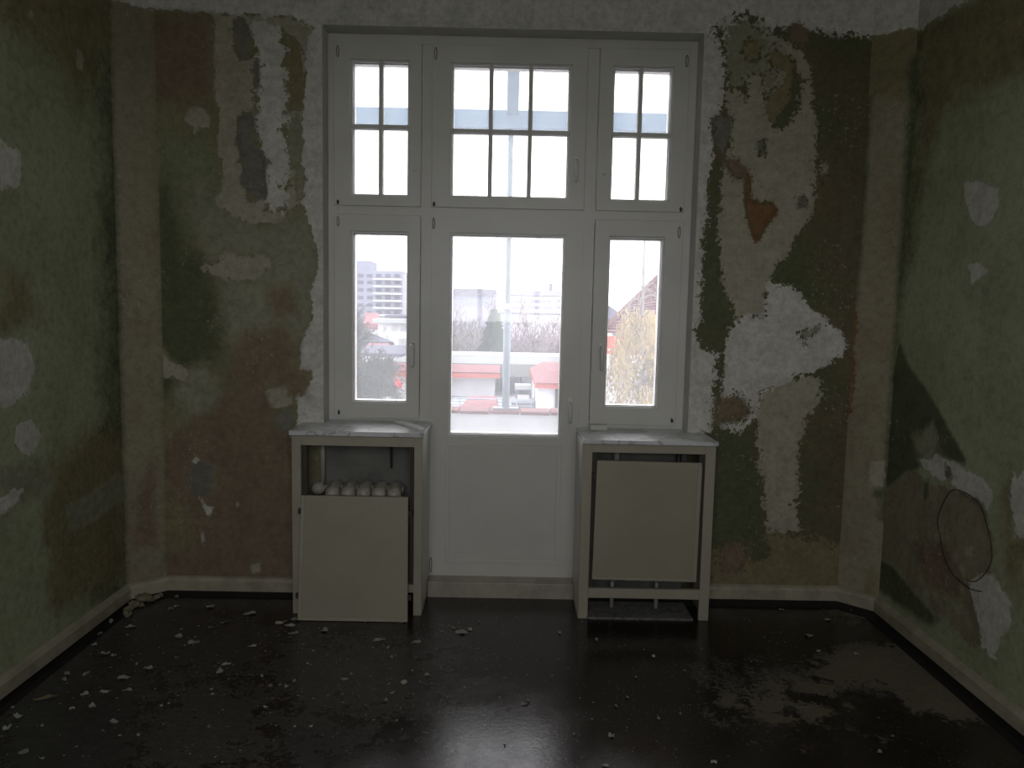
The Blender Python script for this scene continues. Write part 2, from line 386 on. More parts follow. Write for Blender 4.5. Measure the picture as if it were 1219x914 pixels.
RIGHT = [
 ('olive', .18, [(1060, 40), (1180, -30), (1260, -60), (1260, 60), (1130, 130), (1100, 200), (1080, 300), (1060, 300)]),
 ('dark', .15, [(1040, 60), (1092, 60), (1086, 250), (1060, 420), (1040, 560)]),
 ('grey', .6, [(1040, -60), (1240, -120), (1220, -36), (1160, 0), (1110, 24), (1082, 42), (1040, 50)]),
 ('white', 1.3, [(1147, 214), (1168, 217), (1188, 224), (1188, 245), (1182, 262), (1168, 269), (1156, 262), (1149, 240)]),
 ('grey', 1.2, [(1155, 316), (1164, 312), (1175, 322), (1168, 330), (1156, 338)]),
 ('sage', .9, [(1168, 340), (1176, 342), (1178, 366), (1171, 358)]),
 ('dark', 1.1, [(1071, 408), (1084, 438), (1108, 470), (1120, 492), (1150, 546), (1150, 556), (1112, 548), (1086, 560), (1062, 605), (1050, 560), (1060, 450)]),
 ('sage', .5, [(1085, 520), (1110, 505), (1120, 540), (1100, 550)]),
 ('khaki', .7, [(1048, 590), (1080, 562), (1132, 580), (1164, 596), (1182, 640), (1178, 680), (1160, 700), (1166, 770), (1100, 720), (1050, 690)]),
 ('olive', .3, [(1190, 600), (1205, 560), (1225, 620), (1215, 720), (1198, 700)]),
 ('grey', .5, [(1204, 560), (1240, 540), (1240, 640), (1206, 640)]),
 ('white', .9, [(1092, 546), (1122, 544), (1152, 556), (1180, 574), (1182, 594), (1172, 604), (1155, 592), (1130, 576), (1110, 570)]),
 ('slate', .9, [(1124, 554), (1131, 556), (1134, 572), (1127, 570)]),
 ('dark', .9, [(1098, 574), (1106, 570), (1107, 592), (1099, 600)]),
 ('brown', .4, [(1082, 640), (1128, 640), (1150, 690), (1140, 720), (1100, 700)]),
 ('white', .8, [(1152, 692), (1170, 680), (1188, 690), (1206, 715), (1206, 742), (1192, 756), (1186, 790), (1168, 770), (1160, 728)]),
 ('dark', .8, [(1042, 662), (1062, 672), (1090, 706), (1118, 738), (1108, 746), (1066, 716), (1042, 700)]),
 ('beige', 1.2, [(1150, 655), (1158, 652), (1158, 660), (1151, 662)]),
]
def conv(L, f): return [(a, s, f(p)) for a, s, p in L]

MB_back = layered_mat('peeled_back_wall', (.27, .255, .155), (.20, .19, .11))[0]
MB_backr = layered_mat('peeled_back_wall_right', (.105, .118, .06), (.155, .13, .078), amp=.06, fine=.075, crisp=True)[0]
MB_side = layered_mat('green_side_wall', (.385, .42, .28), (.315, .345, .22))[0]
MB_corn = layered_mat('corner_plaster', (.315, .29, .205), (.265, .23, .16), amp=.03)[0]
S = .0135
def n_(l): return max(1, int(round(abs(l)/S)))
bl, br = XL+CH, XR-CH
backp = conv(BACK, onback)
bo = grid_mesh('wall_back', [
    ((bl, 0, 0), (OX0-bl, 0, 0), (0, 0, ZT), n_(OX0-bl), n_(ZT)),
    ((OX0, 0, OZ), (OX1-OX0, 0, 0), (0, 0, ZT-OZ), n_(OX1-OX0), n_(ZT-OZ)),
    ((OX1, 0, 0), (br-OX1, 0, 0), (0, 0, ZT), n_(br-OX1), n_(ZT))], MB_back, lambda V: V[:, [0, 2]], backp, kind='structure')
# the paper right of the window is of a darker kind
bo.data.materials.append(MB_backr)
_c = np.empty(len(bo.data.polygons)*3, np.float32); bo.data.polygons.foreach_get('center', _c)
bo.data.polygons.foreach_set('material_index', (_c.reshape(-1, 3)[:, 0] > 0).astype(np.int32))
YF = -1.9                                                    # fine wall surface up to here, coarse behind
def side(name, X, polys):
    return grid_mesh(name, [((X, -CH, 0), (0, YF+CH, 0), (0, 0, ZT), n_(YF+CH), n_(ZT)), ((X, YF, 0), (0, YB-YF, 0), (0, 0, ZT), 30, 30)],
        MB_side, lambda V: V[:, [1, 2]], polys, kind='structure')
side('wall_left', XL, conv(LEFT, onleft)); side('wall_right', XR, conv(RIGHT, onright))
for nm, a, b, side_ in (('wall_corner_left', (XL, -CH), (bl, 0), -1), ('wall_corner_right', (br, 0), (XR, -CH), 1)):
    L = math.hypot(b[0]-a[0], b[1]-a[1]); u = np.array([b[0]-a[0], b[1]-a[1]])/L
    if side_ < 0: pol = [('dark', .8, [(-.02, 0), (.006, 0), (.010, 1.5), (.004, 3), (-.02, 3)]), ('brown', .5, [(.05, .28), (.16, .25), (.15, .75), (.09, .62)]),
                         ('grey', .9, [(-.1, 2.985), (.3, 2.985), (.3, 3.2), (-.1, 3.2)]), ('olive', .7, [(.196, 0), (.23, 0), (.23, 3), (.2, 3), (.203, 1.5)])]
    else: pol = [('olive', 1.2, [(-.05, 2.62), (.05, 2.66), (.16, 2.60), (.25, 2.64), (.25, 2.98), (-.05, 2.98)]), ('dark', .8, [(.19, 0.5), (.24, .5), (.24, 2.8), (.185, 2.8), (.20, 1.6)]),
                 ('dark', .9, [(-.02, 1.6), (.012, 1.6), (.02, 2.2), (.015, 2.65), (-.02, 2.65)]), ('rust', .5, [(-.02, 1.0), (.015, 1.1), (.02, 1.5), (-.02, 1.7)]),
                 ('grey', .9, [(-.1, 2.95), (.3, 2.93), (.3, 3.2), (-.1, 3.2)]), ('olive', .6, [(.12, .02), (.2, .02), (.2, .2), (.15, .25)]),
                 ('beige', .9, [(.12, .66), (.2, .68), (.2, .82), (.13, .8)]), ('dark', 1.2, [(.15, .62), (.2, .60), (.2, .65), (.15, .66)])]
    def uvf(V, a=a, u=u): return np.stack([(V[:, 0]-a[0])*u[0]+(V[:, 1]-a[1])*u[1], V[:, 2]], 1)
    grid_mesh(nm, [((a[0], a[1], 0), (b[0]-a[0], b[1]-a[1], 0), (0, 0, ZT), 18, n_(ZT))], MB_corn, uvf, pol, kind='structure')

# outer wall mass, rear wall, ceiling, cove
m = MB()
m.box((-3.2, .02, -1), (OX0-.006, .42, 3.6)).box((OX1+.006, .02, -1), (3.2, .42, 3.6)).box((OX0-.006, .02, OZ+.006), (OX1+.006, .42, 3.6)).box((OX0, .02, -1), (OX1, .42, -.035))
m.build('wall_facade', plain('facade_render', (.6, .6, .58), .9), kind='structure')
RX0, RX1, RZ0, RZ1 = -1.08, 1.08, 1.32, 2.80
MB().ring(XL-.1, XR+.1, -.3, 3.4, RX0, RX1, RZ0, RZ1, YB, YB-.1).build('wall_rear', MB_side, kind='structure')
m = MB().ring(RX0, RX1, RZ0, RZ1, RX0+.06, RX1-.06, RZ0+.06, RZ1-.06, YB-.02, YB-.08)
for c in (-.35, .35): m.box((c-.03, YB-.08, RZ0+.06), (c+.03, YB-.02, RZ1-.06))
m.build('added_rear_window', WHITE, bevel=.003, kind='structure')  # added window in the unseen rear wall, lets in fill daylight
for nm_, X_, s_ in (('wall_outer_left', XL, -1), ('wall_outer_right', XR, 1)):
    MB().box((X_+s_*.004, YB-.1, -.3), (X_+s_*.25, .3, 3.4)).build(nm_, MB_side, kind='structure')
R = .22
MB().box((XL-.1, YB-.1, ZT+R), (XR+.1, .1, ZT+R+.1)).build('ceiling', PLASTER, kind='structure')
path = [(XL, YB), (XL, -CH), (bl, 0), (br, 0), (XR, -CH), (XR, YB)]
def offset(path, d):
    out = []
    for i, p in enumerate(path):
        p = Vector(p); a = (p-Vector(path[i-1])).normalized() if i else None
        b = (Vector(path[i+1])-p).normalized() if i < len(path)-1 else None
        na = Vector((a.y, -a.x)) if a else None; nb = Vector((b.y, -b.x)) if b else None
        if na is None: o = nb*d
        elif nb is None: o = na*d
        else: k = (na+nb).normalized(); o = k*(d/k.dot(na))
        out.append((p.x+o.x, p.y+o.y))
    return out
def sweep(path, prof, closed=False):
    """prof: (distance into the room, z) pairs"""
    m = MB(); rows = [[(x, y, z) for x, y in offset(path, d)] for d, z in prof]; n = len(path); k = len(prof)
    m.v = [p for r in rows for p in r]
    for i in range(k-(0 if closed else 1)):
        i2 = (i+1) % k
        for j in range(n-1): m.f.append((i*n+j, i*n+j+1, i2*n+j+1, i2*n+j))
    if closed:
        m.f.append(tuple(i*n for i in range(k))); m.f.append(tuple(i*n+n-1 for i in range(k))[::-1])
    return m
sweep(path, [(0, ZT)]+[(R-R*math.cos(t*math.pi/16), ZT+R*math.sin(t*math.pi/16)) for t in range(1, 9)]).build('trim_1', PLASTER, smooth=True, kind='structure')
# window reveal
m = MB(); m.box((OX0-.012, .001, .90), (OX0, .2, OZ)).box((OX1, .001, .88), (OX1+.012, .2, OZ)).box((OX0-.012, .001, OZ), (OX1+.012, .2, OZ+.012))
m.build('trim_2', REVEAL, kind='structure')

# ---- floor: dark painted covering that stops short of the walls, bare gap round it
FPAL = {'crust': (.165, .145, .105), 'dust': (.07, .067, .065), 'dark': (.018, .015, .013), 'film': (.055, .053, .055)}
FL = [
 ('film', .3, [(0, 860), (90, 740), (160, 720), (340, 745), (420, 760), (560, 760), (520, 820), (380, 914), (0, 940)]),
 ('dust', .10, [(360, 760), (520, 755), (560, 800), (500, 860), (330, 850), (300, 800)]),
 ('dust', .16, [(200, 800), (330, 830), (320, 914), (160, 914)]),
 ('dust', .12, [(840, 800), (920, 790), (1010, 800), (1080, 830), (1010, 850), (860, 852)]),
 ('crust', .35, [(960, 795), (1000, 770), (1100, 762), (1140, 795), (1180, 835), (1190, 860), (1140, 860), (1090, 845), (1050, 815), (980, 815)]),
 ('crust', .12, [(870, 840), (920, 812), (1000, 815), (1010, 850), (940, 858)]),
 ('dark', .5, [(935, 822), (995, 832), (1010, 824), (1040, 828), (1070, 850), (1068, 868), (1030, 868), (1000, 848), (985, 838), (940, 830)]),
 ('crust', .6, [(1000, 836), (1012, 834), (1020, 844), (1008, 850)]),
 ('crust', .25, [(985, 726), (1040, 722), (1060, 735), (1010, 740)]),
]
mf, nt, bs, P, n1, n2, w, col = layered_mat('worn_dark_floor', (.030, .023, .020), (.017, .0135, .012), ['film', 'dust', 'crust', 'dark'], .07, .3, FPAL, .05, True)
sp = ramp01(nt, noise(nt, 110, 4, .7, vec=P), .62, .68)
spm = ramp01(nt, noise(nt, 2.2, 4, .6, vec=P), .40, .62)
col = mixc(nt, math_(nt, 'MULTIPLY', sp, spm), col, (.24, .23, .20))
nt.links.new(col, bs.inputs['Base Color'])
rr = ramp01(nt, noise(nt, 7, 8, .7, vec=P), .30, .70)
cr = N(nt, 'ShaderNodeAttribute', attribute_name='m_crust').outputs['Fac']; crm = ramp01(nt, math_(nt, 'ADD', cr, w), -.02, .02)
nt.links.new(math_(nt, 'ADD', math_(nt, 'MULTIPLY', rr, .16), math_(nt, 'ADD', .11, math_(nt, 'MULTIPLY', crm, .4))), bs.inputs['Roughness'])
bs.inputs['Specular IOR Level'].default_value = .42
G = .08
inset = offset([(XL, -3), (XL, -CH), (bl, 0), (br, 0), (XR, -CH), (XR, -3)], G)
fx0, fx1, fy1 = XL+G, XR-G, -G
fo = grid_mesh('floor', [((fx0, YF, 0), (fx1-fx0, 0, 0), (0, fy1-YF, 0), n_(fx1-fx0), n_(fy1-YF)), ((-.404, fy1, 0), (.783, 0, 0), (0, .074, 0), 58, 6), ((fx0, YB, 0), (fx1-fx0, 0, 0), (0, YF-YB, 0), 40, 40)],
    mf, lambda V: V[:, [0, 1]], conv(FL, onfloor), ['film', 'dust', 'crust', 'dark'], kind='structure')
# clip the two chamfered corners and roughen the edge
V = np.empty(len(fo.data.vertices)*3, np.float32); fo.data.vertices.foreach_get('co', V); V = V.reshape(-1, 3)
for sx, cx in ((-1, XL+CH), (1, XR-CH)):
    d = (V[:, 0]-cx)*sx+V[:, 1]; lim = -G*1.414
    k = d > lim; e = (d[k]-lim)/2; V[k, 0] -= sx*e; V[k, 1] -= e
fo.data.vertices.foreach_set('co', V.ravel()); fo.data.update()
MB().box((XL-.1, YB-.1, -.3), (XR+.1, .1, -.035)).build('floor_base', GAP, kind='structure')
m = MB()
# edge of the covering
e = [(x, y) for x, y in inset]
for i in range(len(e)-1): m.quad((e[i][0], e[i][1], 0), (e[i+1][0], e[i+1][1], 0), (e[i+1][0], e[i+1][1], -.035), (e[i][0], e[i][1], -.035))
m.build('floor_edge', GAP, kind='structure')
sweep(path, [(.003, -.04), (.003, .03)]).build('floor_edge', GAP, kind='structure')

# ---- baseboards
bbm = plain('worn_baseboard_paint', (.42, .385, .29), .6, .3, 9, bstr=.5)
def base(name, p):
    sweep(p, [(0, .026), (.028, .026), (.028, .078), (.020, .092), (.006, .100), (0, .100)], True).build(name, bbm, bevel=0, kind='structure')
sweep([(XL, YB), (XL, -CH), (bl, 0), (-1.05, 0)], [(0, .020), (.028, .020), (.028, .072), (.020, .088), (.006, .094), (0, .094)], True).build('baseboard_left', bbm, kind='structure')
base('baseboard_right', [(1.05, 0), (br, 0), (XR, -CH), (XR, YB)])

# ------------------------------------------------------------------ window wall
SY = .105                                   # inner face of the sashes (proud of the frame)
m = MB()
m.ring(OX0, OX1, -.03, OZ, OX0+.055, OX1-.055, .05, OZ-.045, FY, .20)
for a, b in ((-.468, -.408), (.382, .448)): m.box((a, FY+.0015, .05), (b, .197, OZ-.0455))
m.box((OX0+.03, FY+.001, 2.005), (OX1-.03, .198, 2.09))
m.box((OX0+.03, FY+.001, .88), (-.43, .198, .965)).box((.43, FY+.001, .86), (OX1-.03, .198, .955))
m.build('trim_3', WHITE, bevel=.003, kind='structure')
for x0, x1, nm in ((OX0, -.412, 'wall_below_window_left'), (.386, OX1, 'wall_below_window_right')):
    MB().box((x0+.001, .0005, -.03), (x1, .21, .894)).build(nm, NICHE, kind='structure')

def hinge(x, z, h, parent, name='hinge'):
    m = MB(); pts = []
    for i in range(17):
        a = 2*math.pi*i/16; pts.append((x+.006*math.cos(a), SY-.004, z+h/2*math.sin(a)*(1 if abs(math.sin(a)) < .9 else 1)))
    m.tube(pts, .0022, 6); hb = m.build(name, HINGE, parent)
    MB().box((x-.004, SY-.004, z-h*.40), (x+.004, SY+.002, z+h*.40)).build('hinge_cap', WHITE, hb)
def stud(x, z, parent):
    MB().ball((x, SY-.003, z), (.006, .005, .013)).tube([(x+.002, SY-.006, z-.012), (x+.007, SY-.010, z+.004)], .003, 6).build('hinge', DARKMETAL, parent)
def handle(x, z, L, parent, up=0):
    m = MB(); m.box((x-.013, SY-.008, z-.035), (x+.013, SY+.001, z+.035)).tube([(x, SY, z), (x, SY-.035, z)], .009, 10)
    o = m.build('handle', WHITE2, parent, smooth=False, bevel=.002)
    MB().tube([(x, SY-.032, z+.008), (x, SY-.043, z-.005), (x+.002, SY-.045, z-L*.6), (x+.003, SY-.040, z-L)], [.010, .010, .009, .008], 10).build('grip', WHITE2, o, smooth=True)
HINGE = plain('worn_hinge_paint', (.16, .155, .14), .45, .5, 60)
def sash(name, x0, x1, z0, z1, gx0, gx1, gz0, gz1, mx=(), mz=None, panel=None):
    """one casement: frame, glazing beads, panes, muntins"""
    m = MB(); m.ring(x0, x1, z0, z1, gx0, gx1, gz0, gz1, SY, .165)
    if panel: m.box((gx0, SY, panel[1]), (gx1, .165, gz0))
    root = m.build(name, WHITE, bevel=.003, kind='structure')
    if panel: pass
    b = .010; g = MB()
    # sloping glazing bead inside, straight weathered frame outside
    for (X0, X1, Z0, Z1, X0b, X1b, Z0b, Z1b, ya, yb) in ((gx0, gx1, gz0, gz1, gx0+b, gx1-b, gz0+b, gz1-b, .125, .140),):
        g.ring(X0-.002, X1+.002, Z0-.002, Z1+.002, X0b, X1b, Z0b, Z1b, ya, .143)
        g.ring(X0-.002, X1+.002, Z0-.002, Z1+.002, X0b+.004, X1b-.004, Z0b+.004, Z1b-.004, .150, .200)
    g.build('glazing_bead', WHITE2, root, bevel=.002)
    xs = [gx0+b]+[v for c in mx for v in (c-.011, c+.011)]+[gx1-b]
    zs = [gz0+b]+([mz-.011, mz+.011] if mz else [])+[gz1-b]
    for i in range(0, len(xs), 2):
        for j in range(0, len(zs), 2):
            MB().box((xs[i]-.003, .144, zs[j]-.003), (xs[i+1]+.003, .149, zs[j+1]+.003)).build('glass_pane', GLASS, root)
    for c in mx: MB().box((c-.011, .118, gz0), (c+.011, .143, gz1)).box((c-.011, .150, gz0), (c+.011, .170, gz1)).build('muntin', WHITE, root, bevel=.003)
    if mz: MB().box((gx0, .119, mz-.011), (gx1, .142, mz+.011)).box((gx0, .150, mz-.011), (gx1, .169, mz+.011)).build('muntin', WHITE, root, bevel=.003)
    return root
w1 = sash('window_1', -.925, -.470, .945, 2.025, -.836, -.532, 1.025, 1.938)
w2 = sash('window_2', .450, .915, .935, 2.025, .525, .820, 1.024, 1.938)
w3 = sash('window_3', -.925, -.470, 2.070, 2.895, -.838, -.533, 2.122, 2.811, (-.682,), 2.477)
w4 = sash('window_4', -.415, .388, 2.070, 2.895, -.319, .306, 2.125, 2.806, (-.110, .096), 2.465)
w5 = sash('window_5', .450, .915, 2.070, 2.895, .521, .835, 2.123, 2.806, (.667,), 2.465)
# balcony door: glazed above, framed panel below
root = MB().ring(-.410, .390, .060, 2.020, -.315, .298, .856, 1.939, SY, .165).build('door_1', WHITE, bevel=.003, kind='structure')
me = root.data
m = MB(); m.ring(-.410, .390, .060, 2.020, -.315, .298, .856, 1.939, SY, .165)
b = .010
g = MB(); g.ring(-.317, .300, .854, 1.941, -.305, .288, .866, 1.929, .125, .143); g.ring(-.317, .300, .854, 1.941, -.301, .284, .870, 1.925, .150, .200)
g.build('glazing_bead', WHITE2, root, bevel=.002)
MB().box((-.308, .144, .863), (.291, .149, 1.932)).build('glass_pane', GLASS, root)
m = MB(); m.ring(-.322, .304, .152, .812, -.300, .282, .174, .790, SY-.006, SY+.004); m.box((-.300, SY-.001, .174), (.282, SY+.003, .790))
m.build('lower_panel', WHITE, root, bevel=.003)
# keep the door leaf solid below the glass: the leaf is the ring, its bottom field lies behind the panel
MB().box((-.405, .56-.40, -.03), (.385, .20, .06)).build('door_sill', WHITE, root)
MB().box((-.405, -.006, -.034), (.380, .104, .083)).build('trim_4', plain('threshold_paint', (.45, .42, .34), .5, .25, 9, bstr=.3), bevel=.004, kind='structure')
for r_, x, z, h in ((w3, -.902, 2.845, .055), (w4, -.398, 2.845, .060), (w5, .896, 2.835, .060), (w1, -.902, 1.985, .05), (root, -.400, 1.985, .055), (w2, .893, 1.965, .06)): hinge(x, z, h, r_)
for r_, x, z in ((w3, -.903, 2.085), (w4, -.400, 2.085), (w5, .895, 2.085), (w1, -.900, .975), (w2, .893, .965)): stud(x, z, r_)
hinge(-.398, .14, .085, root)
handle(-.503, 1.345, .115, w1); handle(.500, 1.345, .115, w2); handle(.340, 1.045, .10, root); handle(.338, 2.31, .10, w4)
for r_, x, z in ((w3, -.500, 2.26), (w5, .488, 2.26)): MB().ball((x, SY-.004, z), (.010, .008, .010)).build('knob', WHITE2, r_, smooth=True)

# ------------------------------------------------------------------ radiator enclosures
def enclosure(x0, x1, zt, rail0, rail1, opx0, opx1, opt, label, depth0=3.74, inner=None):
    y0 = depth0-4
    r_ = empty('radiator_enclosure', ((x0+x1)/2, y0, 0), label, 'cabinet')
    MB().box((x0, y0, 0), (opx0, y0+.024, zt)).build('stile', CREAM, r_, bevel=.002)
    MB().box((opx1, y0, 0), (x1, y0+.024, zt)).build('stile', CREAM, r_, bevel=.002)
    MB().box((opx0, y0+.001, opt), (opx1, y0+.023, zt)).build('top_rail', CREAM, r_, bevel=.002)
    MB().box((opx0, y0+.001, rail0), (opx1, y0+.023, rail1)).build('bottom_rail', CREAM, r_, bevel=.002)
    # side boards: the outer one ends at the wall, the inner one runs back to the door frame
    for xa, xb, inn in ((x0, x0+.018, x0 > 0), (x1-.018, x1, x0 < 0)):
        MB().box((xa, y0+.024, .0), (xb, (.103 if inn else -.002), zt)).build('side_panel', WHITE if inn else CREAM, r_, bevel=.002)  # inner board made whiter, painting in the door light on it
    for xc in (opx0+.012, opx1-.012):
        MB().box((xc-.012, y0+.026, rail0), (xc+.012, y0+.046, opt-.0)).build('batten', plain('raw_batten', (.07, .06, .045), .8), r_)
    return r_
enL = enclosure(-1.053, -.408, .910, .118, .158, -1.008, -.449, .858, 'cream wooden radiator enclosure left of the balcony door, its front opening uncovered at the top')
enR = enclosure(.381, 1.040, .895, .108, .158, .430, .990, .850, 'cream wooden radiator enclosure right of the balcony door, standing on two short front legs')
def sill(x0, x1, xa, xb, z0, z1, label):
    m = MB(); poly = [(x0, -.285), (x1, -.285), (x1, .0), (xb, .0)] 
    if x0 < 0: poly = [(x0, -.285), (x1, -.285), (x1, .117), (xa, .117), (xa, -.001), (x0, -.001)]
    else: poly = [(x0, -.285), (x1, -.285), (x1, -.001), (xb, -.001), (xb, .117), (x0, .117)]
    m.prism([(x, y, z0) for x, y in poly], (0, 0, z1-z0))
    return m.build('marble_sill', MARBLE, None, bevel=.003, label=label, category='window sill')
sill(-1.060, -.398, OX0+.003, 0, .911, .934, 'grey veined marble slab topping the left radiator enclosure')
sill(.384, 1.046, 0, OX1-.003, .896, .916, 'grey veined marble slab topping the right radiator enclosure')

# left cover board taken off and leaning on the enclosure, right one hung askew in its opening
def cover(p, label, strip_side, th=.020):
    """p: four corners BL BR TR TL of the front face"""
    BL, BR, TR, TL = map(Vector, p); nrm = (BR-BL).cross(TL-BL).normalized()
    if nrm.y > 0: nrm = -nrm
    c = (BL+BR)/2
    r_ = empty('cover_panel', tuple(c), label, 'panel')
    m = MB(); m.hexa([BL, BR, BR-nrm*th, BL-nrm*th, TL, TR, TR-nrm*th, TL-nrm*th]); m.build('board', CREAMP, r_, bevel=.003)
    def P2(u, v): return BL*(1-u)*(1-v)+BR*u*(1-v)+TR*u*v+TL*(1-u)*v
    def strip(u0, v0, u1, v1, nm='edge_strip', h=.004, mat=CREAM):
        a, b_, c_, d = P2(u0, v0), P2(u1, v0), P2(u1, v1), P2(u0, v1)
        m = MB(); m.hexa([a+nrm*h, b_+nrm*h, b_, a, d+nrm*h, c_+nrm*h, c_, d]); m.build(nm, mat, r_, bevel=.001)
    if strip_side < 0: strip(0, 0, .030, 1)
    else: strip(.965, .0, 1, .97)
    strip(.032 if strip_side < 0 else 0, 0, 1 if strip_side < 0 else .963, .022)
    return r_, P2, nrm
b0 = 3.655-4; bt = 3.708-4
cov1, P2, nrm = cover([(-1.005, b0, .002), (-.466, b0, .002), (-.474, bt, .615), (-.997, bt, .615)], 'cream cover board taken off and leaning upright against the left radiator enclosure', -1)
for v in (.19, .87):
    for u in (-.006, 1.008):
        q = P2(u, v); MB().box((q.x-.012, q.y+.002, q.z-.013), (q.x+.012, q.y+.016, q.z+.013)).build('clip', DARKMETAL, cov1)
yr = 3.735-4
cov2, P2, nrm = cover([(.445, yr-.012, .212), (.968, yr-.004, .204), (.972, yr-.004, .808), (.452, yr-.012, .813)], 'cream cover board sitting askew in the opening of the right radiator enclosure', 1)
for v in (.19, .87):
    q = P2(-.006, v); MB().box((q.x-.012, q.y+.002, q.z-.016), (q.x+.010, q.y+.016, q.z+.016)).build('clip', DARKMETAL, cov2)

# radiators: cast-iron sections, each two rounded columns with hubs
def radiator(xc, n, pitch, z0, z1, y, label, mat, pipes):
    r_ = empty('radiator', (xc, y, 0), label, 'radiator')
    x0 = xc-pitch*(n-1)/2; proto = None
    for i in range(n):
        if proto is None:
            m = MB()
            for dy in (-.055, 0, .055):
                m.tube([(x0, y+dy, z0+.02), (x0, y+dy, z0+.10), (x0, y+dy, z1-.10), (x0, y+dy, z1-.02)], [.034, .030, .030, .034] if dy < 0 else [.026, .018, .018, .026], 12)
            for z in (z0+.03, z1-.035): m.ball((x0, y, z), (.034, .090, .036), 14, 9)
            m.ball((x0, y-.066, z1-.052), (.039, .036, .040), 16, 9).ball((x0, y-.062, z0+.03), (.031, .030, .034), 12, 8)
            for z in (z0+.035, z1-.04): m.tube([(x0-pitch*.5, y, z), (x0+pitch*.5, y, z)], .021, 10)
            proto = m.build('radiator_section', mat, r_, smooth=True)
        else:
            c = proto.copy(); COL.objects.link(c); c.location.x = i*pitch
    for x in (x0, x0+(n-1)*pitch*.75):
        MB().tube([(x, y-.03, -.034), (x, y-.03, z0+.03)], .011, 10).build('foot', mat, r_, smooth=True)
    return r_
rdL = radiator(-.716, 5, .078, .17, .648, -.102, 'five-section cast iron radiator with rounded tops inside the left enclosure', RAD, None)
xv = -.955
MB().tube([(xv, -.03, .93-.03), (xv, -.03, .62)], .014, 10).build('supply_pipe', RAD, rdL, smooth=True)
m = MB(); m.ball((xv-.012, -.075, .600), (.040, .036, .034), 12, 8).tube([(xv, -.075, .605), (-.87, -.075, .610)], .012, 8).tube([(-.905, -.075, .61), (-.885, -.075, .61)], .022, 8)
m.build('valve', RAD, rdL, smooth=True)
MB().tube([(-.556, -.075, .615), (-.53, -.075, .615)], .018, 8).build('end_plug', RAD, rdL, smooth=True)
m = MB(); m.box((-.625, -.045, .835), (-.565, -.001, .862)).tube([(-.60, -.02, .84), (-.598, -.02, .70)], [.010, .006], 6)
m.build('wall_bracket', DARKMETAL, rdL)
rdR = radiator(.722, 5, .077, .165, .74, -.102, 'cast iron radiator showing its column feet below the askew cover board', RADW, None)
MB().tube([(.575, -.09, .75), (.575, -.09, .89)], .016, 10).build('supply_pipe', RAD, rdR, smooth=True)
MB().tube([(.905, -.05, .60), (.905, -.05, .89)], .014, 10).build('return_pipe', DARKMETAL, rdR, smooth=True)
m = MB(); m.box((.424, -.27, -.001), (.962, -.05, .012)); m.build('hearth_slab', plain('dusty_screed', (.20, .195, .18), .9, .5, 40, bstr=.8), None, bevel=.004,
    label='low dusty grey slab on the floor beneath the right radiator', category='slab')

# ------------------------------------------------------------------ small things
# white strip on the left sill, little block on the right sill
a = at(462, 506, 3.98); b = at(505, 513.5, 3.80)
def bar(p, q, w, h, name, mat, **kw):
    p = Vector(p); q = Vector(q); d = (q-p); d.z = 0; s_ = Vector((-d.y, d.x, 0)).normalized()*w/2; z = Vector((0, 0, h))
    return MB().hexa([p-s_, q-s_, q+s_, p+s_, p-s_+z, q-s_+z, q+s_+z, p+s_+z]).build(name, mat, None, bevel=.004, **kw)
pw = plain('white_foam', (.88, .87, .86), .7, .08, 20)
bar((-.575, .030, .9345), (-.420, -.205, .9345), .036, .016, 'wrapped_strip', pw, label='long flat white bar lying slantwise on the left marble sill', category='bar')
bar((.445, .035, .9165), (.537, .035, .9165), .045, .030, 'white_block', plain('white_card', (.66, .65, .60), .7), label='small white oblong block standing on the right marble sill', category='block')

# cable loop on the right wall
m = MB(); c0 = survey(1153, 637, 0, XR)
pts = []
loop = [(1121, 622), (1122, 610), (1130, 590), (1141, 583), (1156, 588), (1170, 602), (1180, 625), (1184, 648), (1183, 668), (1177, 684), (1165, 692), (1153, 690)]
loop2 = [(1121, 622), (1122, 640), (1128, 664), (1138, 682), (1150, 695), (1162, 702), (1174, 704)]
for k, (x, y) in enumerate(loop[::-1]+loop2[1:]):
    q = survey(x, y, 0, XR); pts.append((XR-.010-.004*(k % 3), q[1], q[2]))
def smoothpts(p, n=4):
    P_ = [Vector(v) for v in p]; out = []
    for i in range(len(P_)-1):
        a = P_[max(i-1, 0)]; b = P_[i]; c = P_[i+1]; d = P_[min(i+2, len(P_)-1)]
        for k in range(n):
            t = k/n; out.append(.5*((2*b)+(c-a)*t+(2*a-5*b+4*c-d)*t*t+(3*b-a-3*c+d)*t**3))
    out.append(P_[-1]); return out
m.tube(smoothpts(pts), .0019, 6)
m.build('cable_loop', plain('dark_cable', (.03, .022, .018), .6), None, smooth=True, label='thin dark cable hanging in an open loop on the right wall', category='cable')

